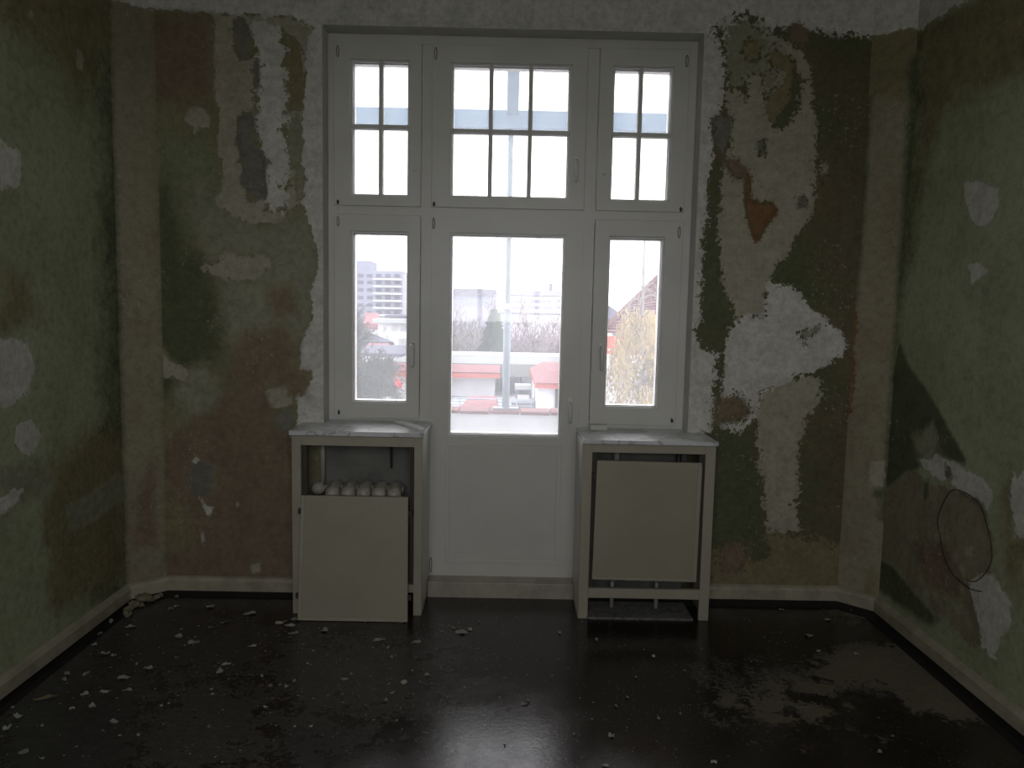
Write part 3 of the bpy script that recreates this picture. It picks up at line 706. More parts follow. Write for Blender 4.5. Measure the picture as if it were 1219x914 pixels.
# paint and paper flakes
rng = random.Random(4)
flm = [plain('flake_white', (.36, .35, .31), .8, .2, 30), plain('flake_grey', (.27, .265, .24), .8, .25, 30), plain('flake_ochre', (.20, .17, .09), .8, .3, 30)]
def flake(px, py, w, h, kind=0, rot=0, curl=.004, **kw):
    w *= .75; h *= .75
    x, y = fl(px, py); d = y+4; L = w*d/F/2; D = h/F*d*(d/1.55)/2*.9
    n = 9; vs = []
    for k in range(n):
        a = 2*math.pi*k/n; r_ = rng.uniform(.55, 1.1); u = L*r_*math.cos(a); v = D*r_*math.sin(a)
        c, s_ = math.cos(rot), math.sin(rot); vs.append((u*c-v*s_, u*s_+v*c, .0015+curl*rng.random()**2*2))
    m = MB(); m.v = [(0, 0, .001)]+vs+[(0, 0, .0022)]+[(a, b, c_+.0012) for a, b, c_ in vs]
    for k in range(n):
        j = 1+(k+1) % n; i = 1+k
        m.f += [(0, j, i), (n+1, n+1+i, n+1+j), (i, j, n+1+j, n+1+i)]
    o = m.build('paint_flake', flm[kind], None, **kw); o.location = (x, y, 0); return o
big = [
 (262, 800, 13, 14, 0, 0, 'shield-shaped pale paint flake lying upright-looking in the left middle of the dark floor'),
 (549, 753, 24, 8, 0, 0, 'chalky white plaster splash on the floor in front of the balcony door'),
 (495, 765, 17, 7, 0, .1, 'bright white oval flake just right of the leaning cover board on the floor'),
 (451, 762, 20, 6, 0, .3, 'slim white flake on the floor in front of the leaning cover board'),
 (387, 751, 15, 8, 0, .1, 'rounded pale flake on the floor below the left edge of the leaning board'),
 (349, 754, 22, 5, 1, .15, 'flat greyish flake on the floor beside the leaning board foot'),
 (56, 831, 38, 9, 2, .5, 'long ochre paper strip curled on the floor near the left baseboard'),
 (156, 746, 19, 6, 0, .1, 'pale flake on the floor close to the left corner of the room'),
 (110, 841, 11, 11, 0, .6, 'forked white flake on the floor right of the ochre strip'),
 (123, 824, 20, 6, 0, .1, 'white leaf-shaped flake in the row of flakes near the left baseboard'),
 (28, 896, 15, 12, 1, .2, 'dull triangular flake near the bottom left of the floor'),
 (269, 791, 16, 5, 0, .4, 'narrow pale flake behind the shield-shaped flake'),
 (301, 770, 17, 6, 0, .35, 'slanting pale sliver on the left part of the floor'),
 (508, 804, 10, 7, 0, .7, 'small white pointed flake farthest right among those before the door'),
 (481, 813, 12, 7, 0, .2, 'small star-shaped white flake on the dark floor before the door'),
 (410, 809, 14, 5, 0, .1, 'thin white flake in the centre left of the floor amid dust'),
 (316, 843, 9, 4, 0, .0, 'tiny bright white flake alone on the dark floor left of centre'),
 (601, 888, 5, 4, 1, .3, 'dark crumb lying in the bright window reflection on the floor'),
]
for px, py, w, h, k, r_, lab in big: flake(px, py, w, h, k, r_, label=lab, category='flake')
flm.append(DARKMETAL)
bpy.data.objects[[o.name for o in COL.objects if o.get('label', '').startswith('dark crumb')][0]].data.materials[0] = DARKMETAL
small = [(132, 741, 9, 8), (119, 755, 11, 7), (112, 768, 9, 5), (125, 779, 26, 6), (135, 781, 10, 3), (163, 791, 6, 5), (176, 796, 20, 8), (103, 803, 10, 8), (80, 803, 14, 6), (76, 810, 9, 6), (149, 808, 24, 7), (151, 822, 20, 4),
 (101, 827, 18, 6), (86, 844, 11, 5), (136, 860, 18, 5), (192, 841, 5, 3), (203, 725, 10, 5), (210, 722, 10, 3), (213, 758, 18, 7), (228, 766, 16, 7), (235, 765, 8, 4), (252, 747, 10, 4), (268, 741, 20, 4), (250, 723, 16, 5), (298, 731, 24, 6),
 (335, 742, 20, 4), (345, 745, 26, 3), (352, 738, 18, 5), (312, 806, 6, 3), (322, 817, 8, 3), (333, 816, 5, 2), (341, 818, 8, 6), (350, 812, 6, 6), (252, 821, 7, 5), (253, 827, 6, 5), (462, 772, 7, 7), (466, 783, 6, 3), (418, 803, 7, 3), (467, 826, 10, 7), (459, 834, 8, 6),
 (370, 865, 8, 4), (384, 876, 4, 3), (248, 866, 6, 5), (21, 853, 22, 8), (9, 868, 16, 9), (50, 865, 5, 4), (50, 904, 10, 4), (165, 876, 6, 3), (210, 784, 8, 3), (478, 741, 14, 3), (436, 740, 10, 3), (540, 748, 7, 5), (560, 750, 9, 5), (571, 741, 5, 3), (666, 754, 5, 5), (629, 835, 6, 6), (624, 839, 14, 3), (710, 763, 5, 4), (757, 807, 5, 4), (778, 782, 6, 4),
 (815, 799, 5, 5), (733, 841, 5, 4), (747, 831, 6, 3), (810, 851, 5, 5), (784, 856, 4, 4), (683, 875, 4, 3), (728, 877, 12, 5), (720, 912, 14, 5), (850, 908, 14, 6), (963, 757, 14, 6), (975, 776, 8, 4), (1020, 779, 12, 4), (930, 726, 10, 3), (985, 738, 12, 5), (1062, 877, 6, 3), (1047, 896, 10, 4)]
def zone_of(px, py):
    if px < 170: return 'beside the left baseboard'
    if px < 290: return 'in the litter left of the leaning cover board' if py < 790 else 'on the bare dark floor low in the left foreground'
    if px < 400: return 'at the foot of the leaning cover board' if py < 780 else 'on the dusty floor in front of the leaning cover board'
    if px < 530: return 'on the floor between the leaning board and the door'
    if px < 700: return 'on the floor straight in front of the balcony door'
    if px < 860: return 'on the dark floor in front of the right radiator'
    return 'on and around the beige plaster stain at the right'
for i, (px, py, w, h) in enumerate(small):
    z_ = zone_of(px, py); k = 1 if rng.random() < .5 else 0
    flake(px, py, w, h, k, rng.uniform(-.3, .5), .006, label='little %s paint flake %s' % ('grey' if k else 'off-white', z_), category='flake', group='little %s flakes %s' % ('grey' if k else 'off-white', z_))
# crumbs nobody could count
m = MB()
def crumb(x, y, s_):
    a = rng.random()*6.28; c, s2 = math.cos(a)*s_, math.sin(a)*s_; h = s_*.6
    m.add([(x+c, y+s2, .001), (x-s2, y+c, .001), (x-c, y-s2*.8, .001), (x+s2*.9, y-c, .001), (x, y, h)], [(0, 1, 4), (1, 2, 4), (2, 3, 4), (3, 0, 4)])
for cx, cy, sx, sy, n, smin, smax in ((-1.3, -.7, .5, .5, 420, .001, .005), (-.5, -.8, .5, .35, 450, .0008, .0035), (.6, -.9, .7, .4, 420, .0008, .003), (1.2, -.6, .4, .3, 160, .0008, .003), (-.19, -.42, .07, .03, 60, .001, .004), (.0, -1.0, 1., .45, 260, .0006, .002)):
    for _ in range(n):
        x = rng.gauss(cx, sx); y = rng.gauss(cy, sy)
        if XL+.08 < x < XR-.08 and -2 < y < -.08: crumb(x, y, rng.uniform(smin, smax)*(1 if rng.random() < .9 else 1.8))
m.build('plaster_crumbs', flm[0], None, kind='stuff', label='fine pale plaster crumbs strewn over the dark floor', category='debris')
# rubble in the left corner, in and around the gap
def rubble(x, y, s_, mat, **kw):
    m = MB(); m.ball((0, 0, s_*.5), (s_, s_*.8, s_*.62), 7, 5); m.v = [(a+rng.uniform(-.25, .25)*s_, b+rng.uniform(-.25, .25)*s_, max(.0, c+rng.uniform(-.2, .2)*s_)) for a, b, c in m.v]
    o = m.build('plaster_lump', mat, None, **kw); o.location = (x, y, 0); o.rotation_euler.z = rng.random()*6; return o
RUB = plain('plaster_lump_paint', (.24, .215, .14), .9, .35, 30, bstr=.6)
for px, py, s_ in ((150, 722, .030), (160, 715, .036), (170, 712, .032), (178, 716, .030), (186, 713, .022), (192, 709, .018), (142, 728, .026), (152, 733, .024), (168, 722, .018), (210, 711, .012), (140, 716, .02)):
    x, y = fl(px, py); x = max(x, XL+.07)
    rubble(x, min(y, -.07), s_, RUB, label='lump of yellowish plaster in the heap on the floor in the left corner', category='plaster', group='plaster lumps in the left corner')

# ================================================================== outside
def mk(name, col, rough=.9, **kw):
    m = plain(name, col, rough, **kw); m.node_tree.nodes['Principled BSDF'].inputs['Specular IOR Level'].default_value = .1; return m
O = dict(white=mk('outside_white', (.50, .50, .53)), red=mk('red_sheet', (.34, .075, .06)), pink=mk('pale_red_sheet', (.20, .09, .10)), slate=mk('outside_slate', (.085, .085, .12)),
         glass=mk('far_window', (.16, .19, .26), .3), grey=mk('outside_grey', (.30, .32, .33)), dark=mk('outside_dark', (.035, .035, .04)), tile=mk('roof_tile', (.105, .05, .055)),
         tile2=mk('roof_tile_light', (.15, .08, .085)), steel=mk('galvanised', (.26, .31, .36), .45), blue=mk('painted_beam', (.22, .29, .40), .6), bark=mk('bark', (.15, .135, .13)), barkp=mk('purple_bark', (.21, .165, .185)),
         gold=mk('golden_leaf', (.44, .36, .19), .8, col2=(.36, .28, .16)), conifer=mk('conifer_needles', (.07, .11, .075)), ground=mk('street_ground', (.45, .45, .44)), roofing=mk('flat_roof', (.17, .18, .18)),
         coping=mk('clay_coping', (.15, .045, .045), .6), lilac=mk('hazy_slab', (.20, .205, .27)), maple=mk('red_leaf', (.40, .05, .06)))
MB().quad((-300, -250, -7), (300, -250, -7), (300, 300, -7), (-300, 300, -7)).build('ground', O['ground'], kind='structure')
# balcony
PY = 1.40; pz = at(600, 488, 5.40)[2]
MB().box((-2.6, .43, -.25), (2.6, PY+.12, -.05)).build('balcony_floor', O['white'], None, kind='structure')
par = empty('balcony_parapet', (0, PY, -.05), 'white rendered balcony parapet topped with dark red coping tiles', 'parapet')
MB().box((-2.6, PY, -.05), (2.6, PY+.12, pz-.030)).build('wall', mk('parapet_render', (.78, .79, .84)), par)
x = -1.62+.03
cp = None
for i in range(15):
    xx = -1.62+i*.215
    if cp is None:
        cp = MB().hexa([(xx, PY-.03, pz-.030), (xx+.209, PY-.03, pz-.030), (xx+.209, PY+.15, pz-.030), (xx, PY+.15, pz-.030), (xx, PY-.03, pz-.006), (xx+.209, PY-.03, pz-.006), (xx+.209, PY+.15, pz), (xx, PY+.15, pz)]).build('coping_tile', O['coping'], par, bevel=.004)
    else:
        c = cp.copy(); COL.objects.link(c); c.location.x += i*.215; c.location.z += (.002 if i % 2 else 0)
post = empty('balcony_post', (at(605, 480, 5.45)[0], 1.45+.0, pz), 'slim pale steel post standing on the balcony parapet behind the door glass', 'post')
px_, pzt = at(605.5, 300, 5.45)[0], at(600, 140, 5.45)[2]
MB().tube([(px_, PY+.06, pz), (px_, PY+.06, at(600, 366, 5.45)[2])], .026, 14).build('lower_tube', O['steel'], post, smooth=True)
MB().tube([(px_, PY+.06, at(600, 366, 5.45)[2]), (px_, PY+.06, pzt+.0)], .019, 14).build('upper_tube', O['steel'], post, smooth=True)
MB().tube([(px_, PY+.06, at(600, 369, 5.45)[2]), (px_, PY+.06, at(600, 361, 5.45)[2])], .034, 12).build('clamp', O['white'], post, smooth=True)
MB().box((px_-.09, PY+.02, pz), (px_+.09, PY+.10, pz+.012)).build('foot_plate', O['steel'], post)
can = empty('balcony_canopy', (0, 1.4, pzt), 'glazed balcony roof with pale blue painted beam and rafters', 'canopy')
zb0, zb1 = at(609, 154, 5.45)[2], at(609, 132, 5.45)[2]
MB().box((-1.36, PY+.02, zb0), (2.0, PY+.12, zb1)).build('front_beam', O['blue'], can, bevel=.004)
zh = 3.55
for xr in (-1.30, px_+.01, 1.6):
    MB().hexa([(xr-.04, .43, zh-.12), (xr+.04, .43, zh-.12), (xr+.04, PY+.06, zb1-.06), (xr-.04, PY+.06, zb1-.06), (xr-.04, .43, zh), (xr+.04, .43, zh), (xr+.04, PY+.06, zb1+.02), (xr-.04, PY+.06, zb1+.02)]).build('rafter', O['blue'], can)
def milky():
    m, nt, bs = new_mat('canopy_glass'); nt.nodes.remove(bs); out = nt.nodes['Material Output']
    tr = N(nt, 'ShaderNodeBsdfTransparent'); tl = N(nt, 'ShaderNodeBsdfTranslucent'); tl.inputs[0].default_value = (.88, .95, .92, 1)
    a = N(nt, 'ShaderNodeMixShader'); a.inputs[0].default_value = .45; nt.links.new(tr.outputs[0], a.inputs[1]); nt.links.new(tl.outputs[0], a.inputs[2]); nt.links.new(a.outputs[0], out.inputs[0]); return m
MG = milky()
for xa, xb in ((-1.34, px_-.03), (px_+.05, 1.64)):
    MB().hexa([(xa, .43, zh+.005), (xb, .43, zh+.005), (xb, PY+.16, zb1+.025), (xa, PY+.16, zb1+.025), (xa, .43, zh+.011), (xb, .43, zh+.011), (xb, PY+.16, zb1+.031), (xa, PY+.16, zb1+.031)]).build('glass_panel', MG, can)

def Q(px, py, d): return Vector(at(px, py, d))
def wallbox(px0, px1, pyt, depth, thick, zbot, name, mat, parent, **kw):
    a = Q(px0, pyt, depth); b = Q(px1, pyt, depth); zt = (a.z+b.z)/2
    return MB().box((a.x, a.y, zbot), (b.x, a.y+thick, zt)).build(name, mat, parent, **kw)
GZ = -7.0
# ---- flat-roofed annex with the red fascia
D1 = 15.0
an = empty('annex_building', (Q(520, 480, D1).x, D1-4, GZ), 'low white flat-roofed annex with a pale red metal fascia across the view', 'building')
zf0 = Q(560, 448, D1).z; zf1 = Q(560, 434, D1).z; zm = Q(560, 441.5, D1).z
xa = Q(465, 450, D1).x; xb = Q(589, 450, D1).x; xc = Q(642, 450, D1).x; y1 = D1-4
MB().box((xa, y1, GZ), (xb, y1+2.6, zf0)).build('wall', O['white'], an)
MB().box((xb, y1+1.2, GZ), (Q(720, 450, D1).x, y1+2.6, zf0)).build('wall', O['white'], an)
def fascia(x0, x1, y, ya=None):
    pr1 = [(x0, y, zm), (x1, y, zm), (x1, y+.35, zf1), (x0, y+.35, zf1)]
    m = MB(); m.add(pr1+[(x0, y+.45, zm), (x1, y+.45, zm)], [(0, 1, 2, 3), (0, 3, 4), (1, 5, 2), (0, 4, 5, 1), (3, 2, 5, 4)]); m.build('fascia_sheet', O['pink'], an)
    MB().box((x0, y-.02, zf0), (x1, y+.3, zm-.02)).build('fascia_strip', O['red'], an)
fascia(xa, xb+.1, y1-.3); fascia(xb+.1, xc+.5, y1+.55)
MB().box((xa, y1+.1, zf0), (Q(720, 450, D1).x, y1+2.6, zf1+.02)).build('flat_roof', O['roofing'], an)
MB().box((xa, y1+2.6, GZ), (Q(735, 450, D1).x+2, y1+2.75, zf1+.10)).build('roof_parapet', O['white'], an)
for px0, px1, py0, py1_, mt in ((590.5, 593, 449, 478, 'dark'), (596, 598, 449, 474, 'dark'), (606, 612, 452, 480, 'dark'), (612.5, 613.6, 449, 470, 'slate'), (619.5, 621, 449, 464, 'dark')):
    a = Q(px0, py0, D1+1.15); b = Q(px1, py1_, D1+1.15); MB().box((a.x, y1+1.12, b.z), (b.x, y1+1.2, a.z)).build('window_frame' if mt == 'dark' else 'door_post', O[mt], an)
# ---- kiosk at right with its own little roof
D2 = 12.0; ki = empty('garden_kiosk', (Q(655, 470, D2).x, D2-4, GZ), 'small white outbuilding with flared pale red roof edge at the right of the door glass', 'building')
x0, x1 = Q(637, 460, D2).x, Q(712, 460, D2).x; y2 = D2-4
MB().box((x0+.05, y2+.1, GZ), (x1, y2+3, Q(650, 460, D2).z)).build('wall', O['white'], ki)
za, zb, zc = Q(650, 462, D2).z, Q(650, 456, D2).z, Q(650, 444, D2).z
MB().box((x0, y2-.05, za), (x1, y2+3, zb)).build('roof_edge', O['red'], ki)
MB().hexa([(x0, y2-.1, zb+.01), (x1, y2-.1, zb+.01), (x1, y2+3, zb+.01), (x0, y2+3, zb+.01), (x0+.22, y2+.5, zc), (x1, y2+.5, zc), (x1, y2+2.5, zc), (x0+.22, y2+2.5, zc)]).build('roof', O['pink'], ki)
a = Q(661.5, 464, D2); MB().box((a.x, y2+.05, Q(660, 489, D2).z), (a.x+.05, y2+.1, a.z)).build('downpipe', O['dark'], ki)
# ---- terrace level in front of the annex
D3 = 12.8; zt = Q(600, 487, D3).z
MB().box((Q(520, 480, D3).x, D3-4, zt-.3), (Q(637, 480, D3).x, D1-4+1.1, zt-.05)).build('terrace_slab', O['grey'], None, kind='structure')
g = empty('barbecue_grill', tuple(Q(622, 482, 13.4)), 'dark grey hooded barbecue with slatted front on the neighbour terrace', 'grill')
def bx(px0, px1, pyt, pyb, d, th, name, mat, par):
    a = Q(px0, pyt, d); b = Q(px1, pyb, d); return MB().box((a.x, a.y, b.z), (b.x, a.y+th, a.z)).build(name, mat, par, bevel=.0)
bx(613, 632, 458.5, 464, 13.3, .35, 'hood', O['grey'], g); bx(615, 631, 464, 471, 13.5, .2, 'back_plate', O['slate'], g)
for k in range(5): bx(616.5+k*3, 617.5+k*3, 464, 471, 13.4, .05, 'slat', O['dark'], g)
bx(616, 630, 470.5, 476.5, 13.25, .3, 'tray', O['white'], g); bx(614, 616, 464, 484, 13.3, .05, 'leg', O['slate'], g); bx(630, 632, 464, 484, 13.3, .05, 'leg', O['slate'], g)
g = empty('log_store', tuple(Q(618, 486, 13.0)), 'brownish grey crate stack below the barbecue on the terrace', 'crate')
bx(609, 636, 478.5, 486.5, 13.0, .4, 'crate', mk('weathered_wood', (.17, .14, .14)), g); bx(608, 637, 477, 478.5, 12.98, .45, 'lid', O['grey'], g)
g = empty('terrace_railing', tuple(Q(560, 487, 12.9)), 'thin grey metal railing along the neighbour terrace', 'railing')
for py in (474.5, 478, 482): 
    MB().tube([Q(520, py-1, 12.9), Q(636, py+1.5, 12.9)], .012, 5).build('rail', O['steel'], g)
for k in range(7): MB().tube([Q(530+k*17, 474, 12.9), Q(530+k*17, 489, 12.9)], .012, 5).build('post', O['steel'], g)
a, b = Q(545, 486, 12.5), Q(594, 486, 12.5)
m = MB(); m.hexa([(a.x, a.y, a.z), (b.x, a.y, b.z), (b.x-.1, a.y+.9, b.z+.02), (a.x+.1, a.y+.9, a.z+.02), (a.x+.1, a.y+.2, a.z+.08), (b.x-.05, a.y+.1, b.z+.09), (b.x-.05, a.y+.7, b.z+.12), (a.x+.15, a.y+.7, a.z+.13)])
m.build('folded_tarpaulin', O['pink'], None, label='flat pinkish folded tarpaulin lying on the neighbour terrace', category='tarpaulin')

# ---- far buildings
def block(px0, px1, pyt, depth, thick, mat, label, rows, cols, py_rows, wx=None, name='apartment_building', wmat='glass', pyh=5.0, fill=.62, root=None):
    a = Q(px0, pyt, depth); b = Q(px1, pyt, depth); zt_ = (a.z+b.z)/2
    r_ = root or empty(name, ((a.x+b.x)/2, a.y, GZ), label, 'building')
    MB().box((a.x, a.y, GZ), (b.x, a.y+thick, zt_)).build('wall', mat, r_)
    proto = None
    for ri in range(rows):
        for ci in range(cols):
            pxa = px0+(px1-px0)*(ci+.5-fill/2)/cols; pxb = px0+(px1-px0)*(ci+.5+fill/2)/cols
            p = Q(pxa, py_rows[ri], depth); q = Q(pxb, py_rows[ri]+pyh, depth)
            f = MB().box((p.x, p.y-.12, q.z), (q.x, p.y, p.z)).build('window', O[wmat], r_)
    return r_
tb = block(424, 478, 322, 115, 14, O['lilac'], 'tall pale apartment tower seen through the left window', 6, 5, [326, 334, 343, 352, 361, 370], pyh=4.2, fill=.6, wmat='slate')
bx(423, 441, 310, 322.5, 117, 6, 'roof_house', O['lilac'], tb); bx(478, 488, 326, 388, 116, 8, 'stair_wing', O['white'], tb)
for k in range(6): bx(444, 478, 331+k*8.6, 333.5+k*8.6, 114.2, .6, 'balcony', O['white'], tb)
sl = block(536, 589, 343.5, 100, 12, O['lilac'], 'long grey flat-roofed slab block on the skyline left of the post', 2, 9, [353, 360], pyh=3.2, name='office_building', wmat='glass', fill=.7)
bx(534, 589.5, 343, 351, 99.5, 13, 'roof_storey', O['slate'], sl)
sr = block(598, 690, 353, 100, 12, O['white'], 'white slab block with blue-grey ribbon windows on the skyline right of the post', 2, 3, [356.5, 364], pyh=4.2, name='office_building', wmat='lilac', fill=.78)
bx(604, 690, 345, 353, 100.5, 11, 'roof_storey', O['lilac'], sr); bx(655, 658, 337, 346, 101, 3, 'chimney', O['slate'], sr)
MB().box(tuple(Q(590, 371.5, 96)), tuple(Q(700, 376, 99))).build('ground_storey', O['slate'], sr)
# mid houses left
h1 = empty('town_house', tuple(Q(470, 430, 48)), 'white rendered house with two rows of small windows behind the left window', 'house')
a = Q(450, 384, 48); b = Q(500, 384, 48)
MB().box((a.x, a.y, GZ), (b.x, a.y+10, a.z)).build('wall', O['white'], h1)
MB().box((a.x-.3, a.y-.4, a.z), (b.x, a.y+10, a.z+.25)).build('roof_edge', O['grey'], h1)
bx(458, 492, 375, 382.5, 50, 6, 'roof', O['slate'], h1)
for px0, py0, w, h in ((466, 387, 6, 7), (477, 387.5, 5.5, 6), (474, 403, 4.5, 8), (479.5, 403, 4.5, 9), (456, 389, 2, 6), (458, 399, 5, 5)): bx(px0, px0+w, py0, py0+h, 47.9, .2, 'window', O['grey'], h1)
h2 = empty('roof_house', tuple(Q(440, 400, 60)), 'small house with light red roof left of the white house', 'house')
a, b, c, d = Q(431, 384, 60), Q(452, 386.5, 60), Q(451, 372.5, 66), Q(434, 372, 66)
MB().prism([a, b, c, d], (0, 0, -.4)).build('roof', O['pink'], h2); MB().box((a.x, 56.4, GZ), (b.x, 62, a.z-.3)).build('wall', O['white'], h2)
h3 = empty('gabled_house', tuple(Q(450, 430, 30)), 'grey gabled roof with red lower roof, half hidden by twigs in the left window', 'house')
a, b, c, d = Q(420, 406, 30), Q(469, 407, 30), Q(440, 396, 31), Q(405, 392, 32)
MB().prism([a, b, c, d], (0, .2, -.25)).build('roof', O['slate'], h3)
a, b, c, d = Q(425, 419, 28.5), Q(466, 418, 28.5), Q(463, 408.5, 29.8), Q(440, 408, 29.8)
MB().prism([a, b, c, d], (0, .2, -.2)).build('lower_roof', O['pink'], h3); a = Q(410, 416, 29.5); b = Q(470, 419, 29.5); MB().box((a.x, a.y+.4, GZ), (b.x-.8, a.y+4, b.z)).build('wall', O['white'], h3)
h4 = empty('terrace_house', tuple(Q(470, 440, 24)), 'white flat-roofed house behind the bare tree in the left window', 'house')
a = Q(410, 423, 24); b = Q(496, 425, 24); MB().box((a.x, a.y, GZ), (b.x, a.y+5, a.z)).build('wall', O['white'], h4); MB().box((a.x, a.y-.2, a.z), (b.x, a.y+5, a.z+.1)).build('roof_edge', O['slate'], h4)

# right: steep tiled roof with separate tile courses
h5 = empty('tiled_house', tuple(Q(760, 440, 24)), 'big steep red tiled roof with pale verge seen through the right window', 'house')
ra, rb, rc, rd = Q(716, 396, 23), Q(830, 398, 23), Q(826, 290, 29), Q(792, 322, 29)
nc = 26
for k in range(nc):
    t0, t1 = k/nc, (k+1)/nc
    p0, p1 = ra.lerp(rd, t0), rb.lerp(rc, t0); p2, p3 = rb.lerp(rc, t1+.01), ra.lerp(rd, t1+.01)
    up = Vector((0, -.05, .05))
    MB().hexa([p0+up, p1+up, p1, p0, p3+up*.2, p2+up*.2, p2-up, p3-up]).build('tile_course', O['tile' if k % 3 else 'tile2'], h5)
MB().tube([ra, rd], .13, 6).build('verge', O['tile'], h5); MB().tube([rd, rc], .16, 6).build('ridge', O['tile2'], h5)
MB().box((ra.x+.4, ra.y+.5, GZ), (rb.x, ra.y+7, ra.z)).build('wall', O['white'], h5)
h6 = empty('low_house', tuple(Q(735, 450, 21)), 'white house with red eaves behind the golden birch', 'house')
a = Q(712, 402, 20.5); b = Q(800, 402, 20.5)
MB().box((a.x, a.y, GZ), (b.x, a.y+1.6, a.z-.3)).build('wall', O['white'], h6); MB().hexa([(a.x-.3, a.y-.4, a.z-.45), (b.x, a.y-.4, a.z-.45), (b.x, a.y+1.9, a.z-.45), (a.x-.3, a.y+1.9, a.z-.45), (a.x, a.y+1, a.z), (b.x, a.y+1, a.z), (b.x, a.y+1.6, a.z), (a.x, a.y+1.6, a.z)]).build('roof', O['red'], h6)
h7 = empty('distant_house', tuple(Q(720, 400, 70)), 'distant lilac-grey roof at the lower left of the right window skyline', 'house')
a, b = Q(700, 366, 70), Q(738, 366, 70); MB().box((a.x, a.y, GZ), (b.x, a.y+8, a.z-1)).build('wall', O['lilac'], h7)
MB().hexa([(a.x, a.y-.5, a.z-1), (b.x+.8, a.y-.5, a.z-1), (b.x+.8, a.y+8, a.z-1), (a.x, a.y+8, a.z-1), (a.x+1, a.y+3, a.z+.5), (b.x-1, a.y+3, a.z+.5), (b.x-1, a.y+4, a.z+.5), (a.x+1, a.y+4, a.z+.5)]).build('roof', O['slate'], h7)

# ---- trees
def grow(m, p, d, L, r_, depth, R_, spread=.5, droop=0, kids=3, tips=None, minr=.006):
    n = 3; pts = [p]; rr = [r_]
    for k in range(n):
        d = (d+Vector((R_.gauss(0, .12), R_.gauss(0, .12), R_.gauss(0, .08)-droop))).normalized()
        pts.append(pts[-1]+d*(L/n)); rr.append(max(minr, r_*(1-.5*(k+1)/n)))
    m.tube(pts, rr, 4 if r_ < .04 else 6, False)
    if tips is not None and depth <= 1: tips.extend(pts[1:])
    if depth == 0: return
    for k in range(kids):
        q = pts[1+(k*2+1) % n] if k < kids-1 else pts[-1]
        nd = (d+Vector((R_.gauss(0, spread), R_.gauss(0, spread), R_.gauss(.05, spread*.7)))).normalized()
        grow(m, q, nd, L*R_.uniform(.6, .82), max(minr, r_*.52), depth-1, R_, spread, droop, kids, tips, minr)
def tree(name, base, label, height, seed, mat, depth=5, lean=.18, thin=.7, spread=.5, droop=0, kids=3, r_=.12, group=None, stems=1, leaf=None, leafn=0, leafs=.05, hang=0, minr=.006):
    R_ = random.Random(seed); rt = empty(name, tuple(base), label, 'tree', group); m = MB(); tips = []
    for s_ in range(stems):
        d = Vector((R_.gauss(0, lean if stems > 1 else .03), R_.gauss(0, lean*.55), 1)).normalized()
        grow(m, Vector(base), d, height*.42, r_, depth, R_, spread, droop, kids, tips, minr)
    m.build('branches', mat, rt)
    if leaf is not None:
        l = MB()
        for k in range(leafn):
            t = tips[R_.randrange(len(tips))]; q = t+Vector((R_.gauss(0, .16), R_.gauss(0, .16), -abs(R_.gauss(0, hang)))); s_ = leafs*R_.uniform(.6, 1.3)
            u = Vector((R_.uniform(-1, 1), R_.uniform(-1, 1), R_.uniform(-1, 1))).normalized()*s_; v = u.orthogonal().normalized()*s_*thin
            l.add([q-u, q+v, q+u, q-v], [(0, 1, 2, 3)])
        l.build('foliage', leaf, rt, kind='stuff')
    return rt
    return rt
tw = mk('twig_bark', (.035, .037, .030))
bt1 = tree('bare_tree', (Q(436, 430, 13.5).x, 9.5, -.35), 'dense bare shrubby tree close outside the left window', .95, 3, tw, 5, .20, .1, .55, 0, 4, .02, stems=8, minr=.006, leaf=tw, leafn=9000, leafs=.045, hang=.1)
MB().tube([(bt1.location.x, 9.5, -7), (bt1.location.x, 9.5, -.35)], [.09, .04], 8).build('trunk', tw, bt1)
bt2 = tree('bare_tree', (Q(420, 430, 15).x, 11.0, .1), 'taller thin bare tree rising at the left edge of the left window', 1.25, 8, tw, 5, .05, .1, .24, 0, 3, .03, stems=3, minr=.005, leaf=tw, leafn=1500, leafs=.05, hang=.1)
MB().tube([(bt2.location.x, 11.0, -7), (bt2.location.x, 11.0, .1)], [.08, .03], 8).build('trunk', tw, bt2)
g = 'bare trees beyond the flat roof'
for i, (px, s_, ht, mt, lab) in enumerate(((545, 5, 8.0, 'bark', 'tall bare tree leftmost behind the annex roof'), (566, 6, 8.4, 'bark', 'bare tree with upright fan of branches next to the conifer'),
                                   (621, 12, 7.6, 'barkp', 'purplish bare tree just right of the post'), (640, 13, 7.9, 'barkp', 'purplish bare tree in the middle of the right half of the door glass'), (662, 14, 7.6, 'barkp', 'purplish bare tree at the right edge of the door glass'), (598, 15, 7.4, 'bark', 'bare tree behind the post, beside the conifer'))):
    D = 36+i % 3*3; tree('bare_tree', (Q(px, 400, D).x, D-4, -6.6), lab, ht*.86, s_, O[mt], 6, .18, .7, .42, 0, 3, .13, g, stems=3, minr=.02)
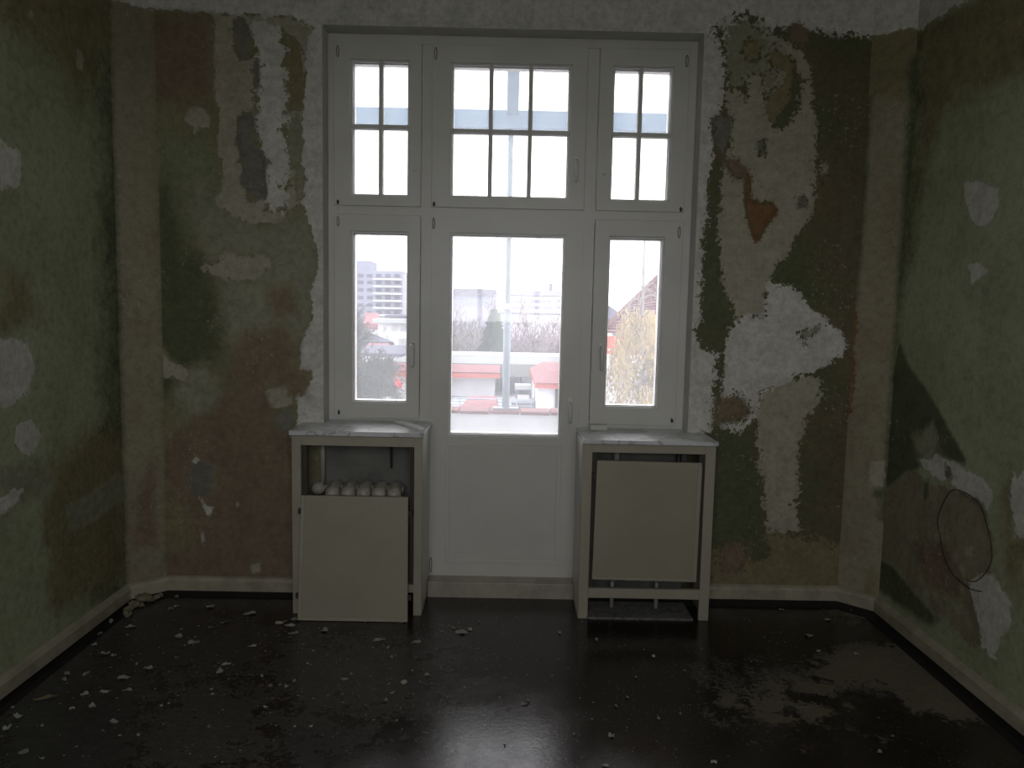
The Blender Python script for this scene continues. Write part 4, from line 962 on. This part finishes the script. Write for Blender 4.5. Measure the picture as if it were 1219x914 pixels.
# conifer
R_ = random.Random(2); D = 33; bs_ = Q(588, 420, D); cf = empty('conifer', (bs_.x, bs_.y, GZ), 'grey-green conifer left of the post behind the annex roof', 'tree')
MB().tube([(bs_.x, bs_.y, GZ), (bs_.x, bs_.y, Q(588, 372, D).z)], [.18, .03], 6).build('trunk', O['bark'], cf)
m = MB(); zt_ = Q(588, 368, D).z; zb_ = Q(588, 430, D).z
for k in range(2600):
    t = R_.random()**.8; z = zt_-(zt_-zb_)*t; rr_ = .08+.80*t*(.72+.28*abs(math.sin(t*19))); a = R_.random()*6.283; r2 = rr_*R_.uniform(.3, 1); q = Vector((bs_.x+math.cos(a)*r2, bs_.y+math.sin(a)*r2, z))
    o_ = Vector((math.cos(a)*.16, math.sin(a)*.16, -.05)); v = Vector((-math.sin(a)*.05, math.cos(a)*.05, .03)); m.add([q-o_, q+v, q+o_, q-v], [(0, 1, 2, 3)])
m.build('needles', O['conifer'], cf, kind='stuff')
hr = random.Random(9)
# low hedge and garden growth that fills the gaps between the trees
hd = empty('garden_hedge', (Q(600, 430, 42).x, 38, GZ), 'belt of purplish bare garden shrubs behind the annex roof', 'hedge')
m = MB()
for k in range(9000):
    px = hr.uniform(520, 700); dd = hr.uniform(38, 46); x = Q(px, 400, dd).x; z = hr.uniform(-6.5, Q(px, 388, dd).z+hr.gauss(-.3, .9)); q = Vector((x, dd-4, z)); u = Vector((hr.gauss(0, .12), hr.gauss(0, .1), abs(hr.gauss(0, .28)))); v = Vector((.018, 0, 0))
    m.add([q-v, q+v, q+v+u, q-v+u], [(0, 1, 2, 3)])
m.build('twigs', O['barkp'], hd, kind='stuff')
# birch with golden hanging leaves
bb = Q(768, 480, 13.0)
bt_ = empty('birch', (bb.x, bb.y, -5.5), 'slender birch with hanging golden leaves in front of the tiled roof', 'tree')
R_ = random.Random(11); m = MB(); tips = []
m.tube([(bb.x, bb.y, -5.5), tuple(Q(764, 420, 13)), tuple(Q(766, 330, 13)), tuple(Q(768, 270, 13.1)), tuple(Q(770, 180, 13.2))], [.05, .036, .022, .012, .005], 7)
for k in range(64):
    t = R_.random(); p = Q(765+R_.uniform(-1, 1), 485-140*t, 13); a = R_.random()*6.283; L = (1.05-.6*t)*R_.uniform(.4, 1.0)
    pts = [p, p+Vector((math.cos(a)*.35*L, math.sin(a)*.35*L, .28*L)), p+Vector((math.cos(a)*.75*L, math.sin(a)*.75*L, .22*L)), p+Vector((math.cos(a)*.95*L, math.sin(a)*.95*L, -.35*L)), p+Vector((math.cos(a)*1.0*L, math.sin(a)*1.0*L, -.9*L))]
    m.tube(smoothpts(pts, 2), [.010, .009, .008, .007, .006, .005, .004, .003, .003], 4, False)
    if t < .80: tips += smoothpts(pts, 5)[5:]
for px0, py0, px1, py1_ in ((765, 345, 756, 270), (766, 330, 782, 275), (766, 350, 778, 300), (740, 380, 735, 335), (748, 372, 741, 340)):
    p, q = Q(px0, py0, 13), Q(px1, py1_, 13); m.tube([p, p.lerp(q, .5)+Vector((.05, 0, -.02)), q], [.012, .008, .004], 4, False)
m.build('branches', mk('birch_bark', (.24, .22, .21)), bt_)
l = MB()
for k in range(12500):
    t = tips[R_.randrange(len(tips))]; q = Vector(t)+Vector((R_.gauss(0, .06), R_.gauss(0, .06), -abs(R_.gauss(0, .22)))); s_ = .018*R_.uniform(.6, 1.3)
    u = Vector((R_.uniform(-.5, .5), R_.uniform(-.5, .5), R_.uniform(-2.5, -.8))).normalized()*s_*2.0; v = u.orthogonal().normalized()*s_*.7
    l.add([q-u, q+v, q+u, q-v], [(0, 1, 2, 3)])
l.build('foliage', O['gold'], bt_, kind='stuff')
# red-leaved sapling in the left window
sp_ = empty('red_sapling', (Q(475, 470, 12.4).x, 8.4, -3.2), 'little sapling with a few bright red leaves at the right edge of the left window', 'sapling')
m = MB(); m.tube([(Q(475, 470, 12.4).x, 8.4, -3.2), tuple(Q(475, 462, 12.4)), tuple(Q(474, 450, 12.4))], [.012, .008, .004], 5).tube([Q(474, 492, 12.4), Q(480, 470, 12.4)], .006, 4).build('stem', O['bark'], sp_)
l = MB()
for k in range(46):
    q = Q(474.5+R_.gauss(0, 1.8), 457+R_.gauss(0, 2.4), 12.4+R_.gauss(0, .05)); u = Vector((R_.gauss(0, 1), R_.gauss(0, 1), R_.gauss(0, 1))).normalized()*.03; v = u.orthogonal().normalized()*.02; l.add([q-u, q+v, q+u, q-v], [(0, 1, 2, 3)])
l.build('leaves', O['maple'], sp_, kind='stuff')
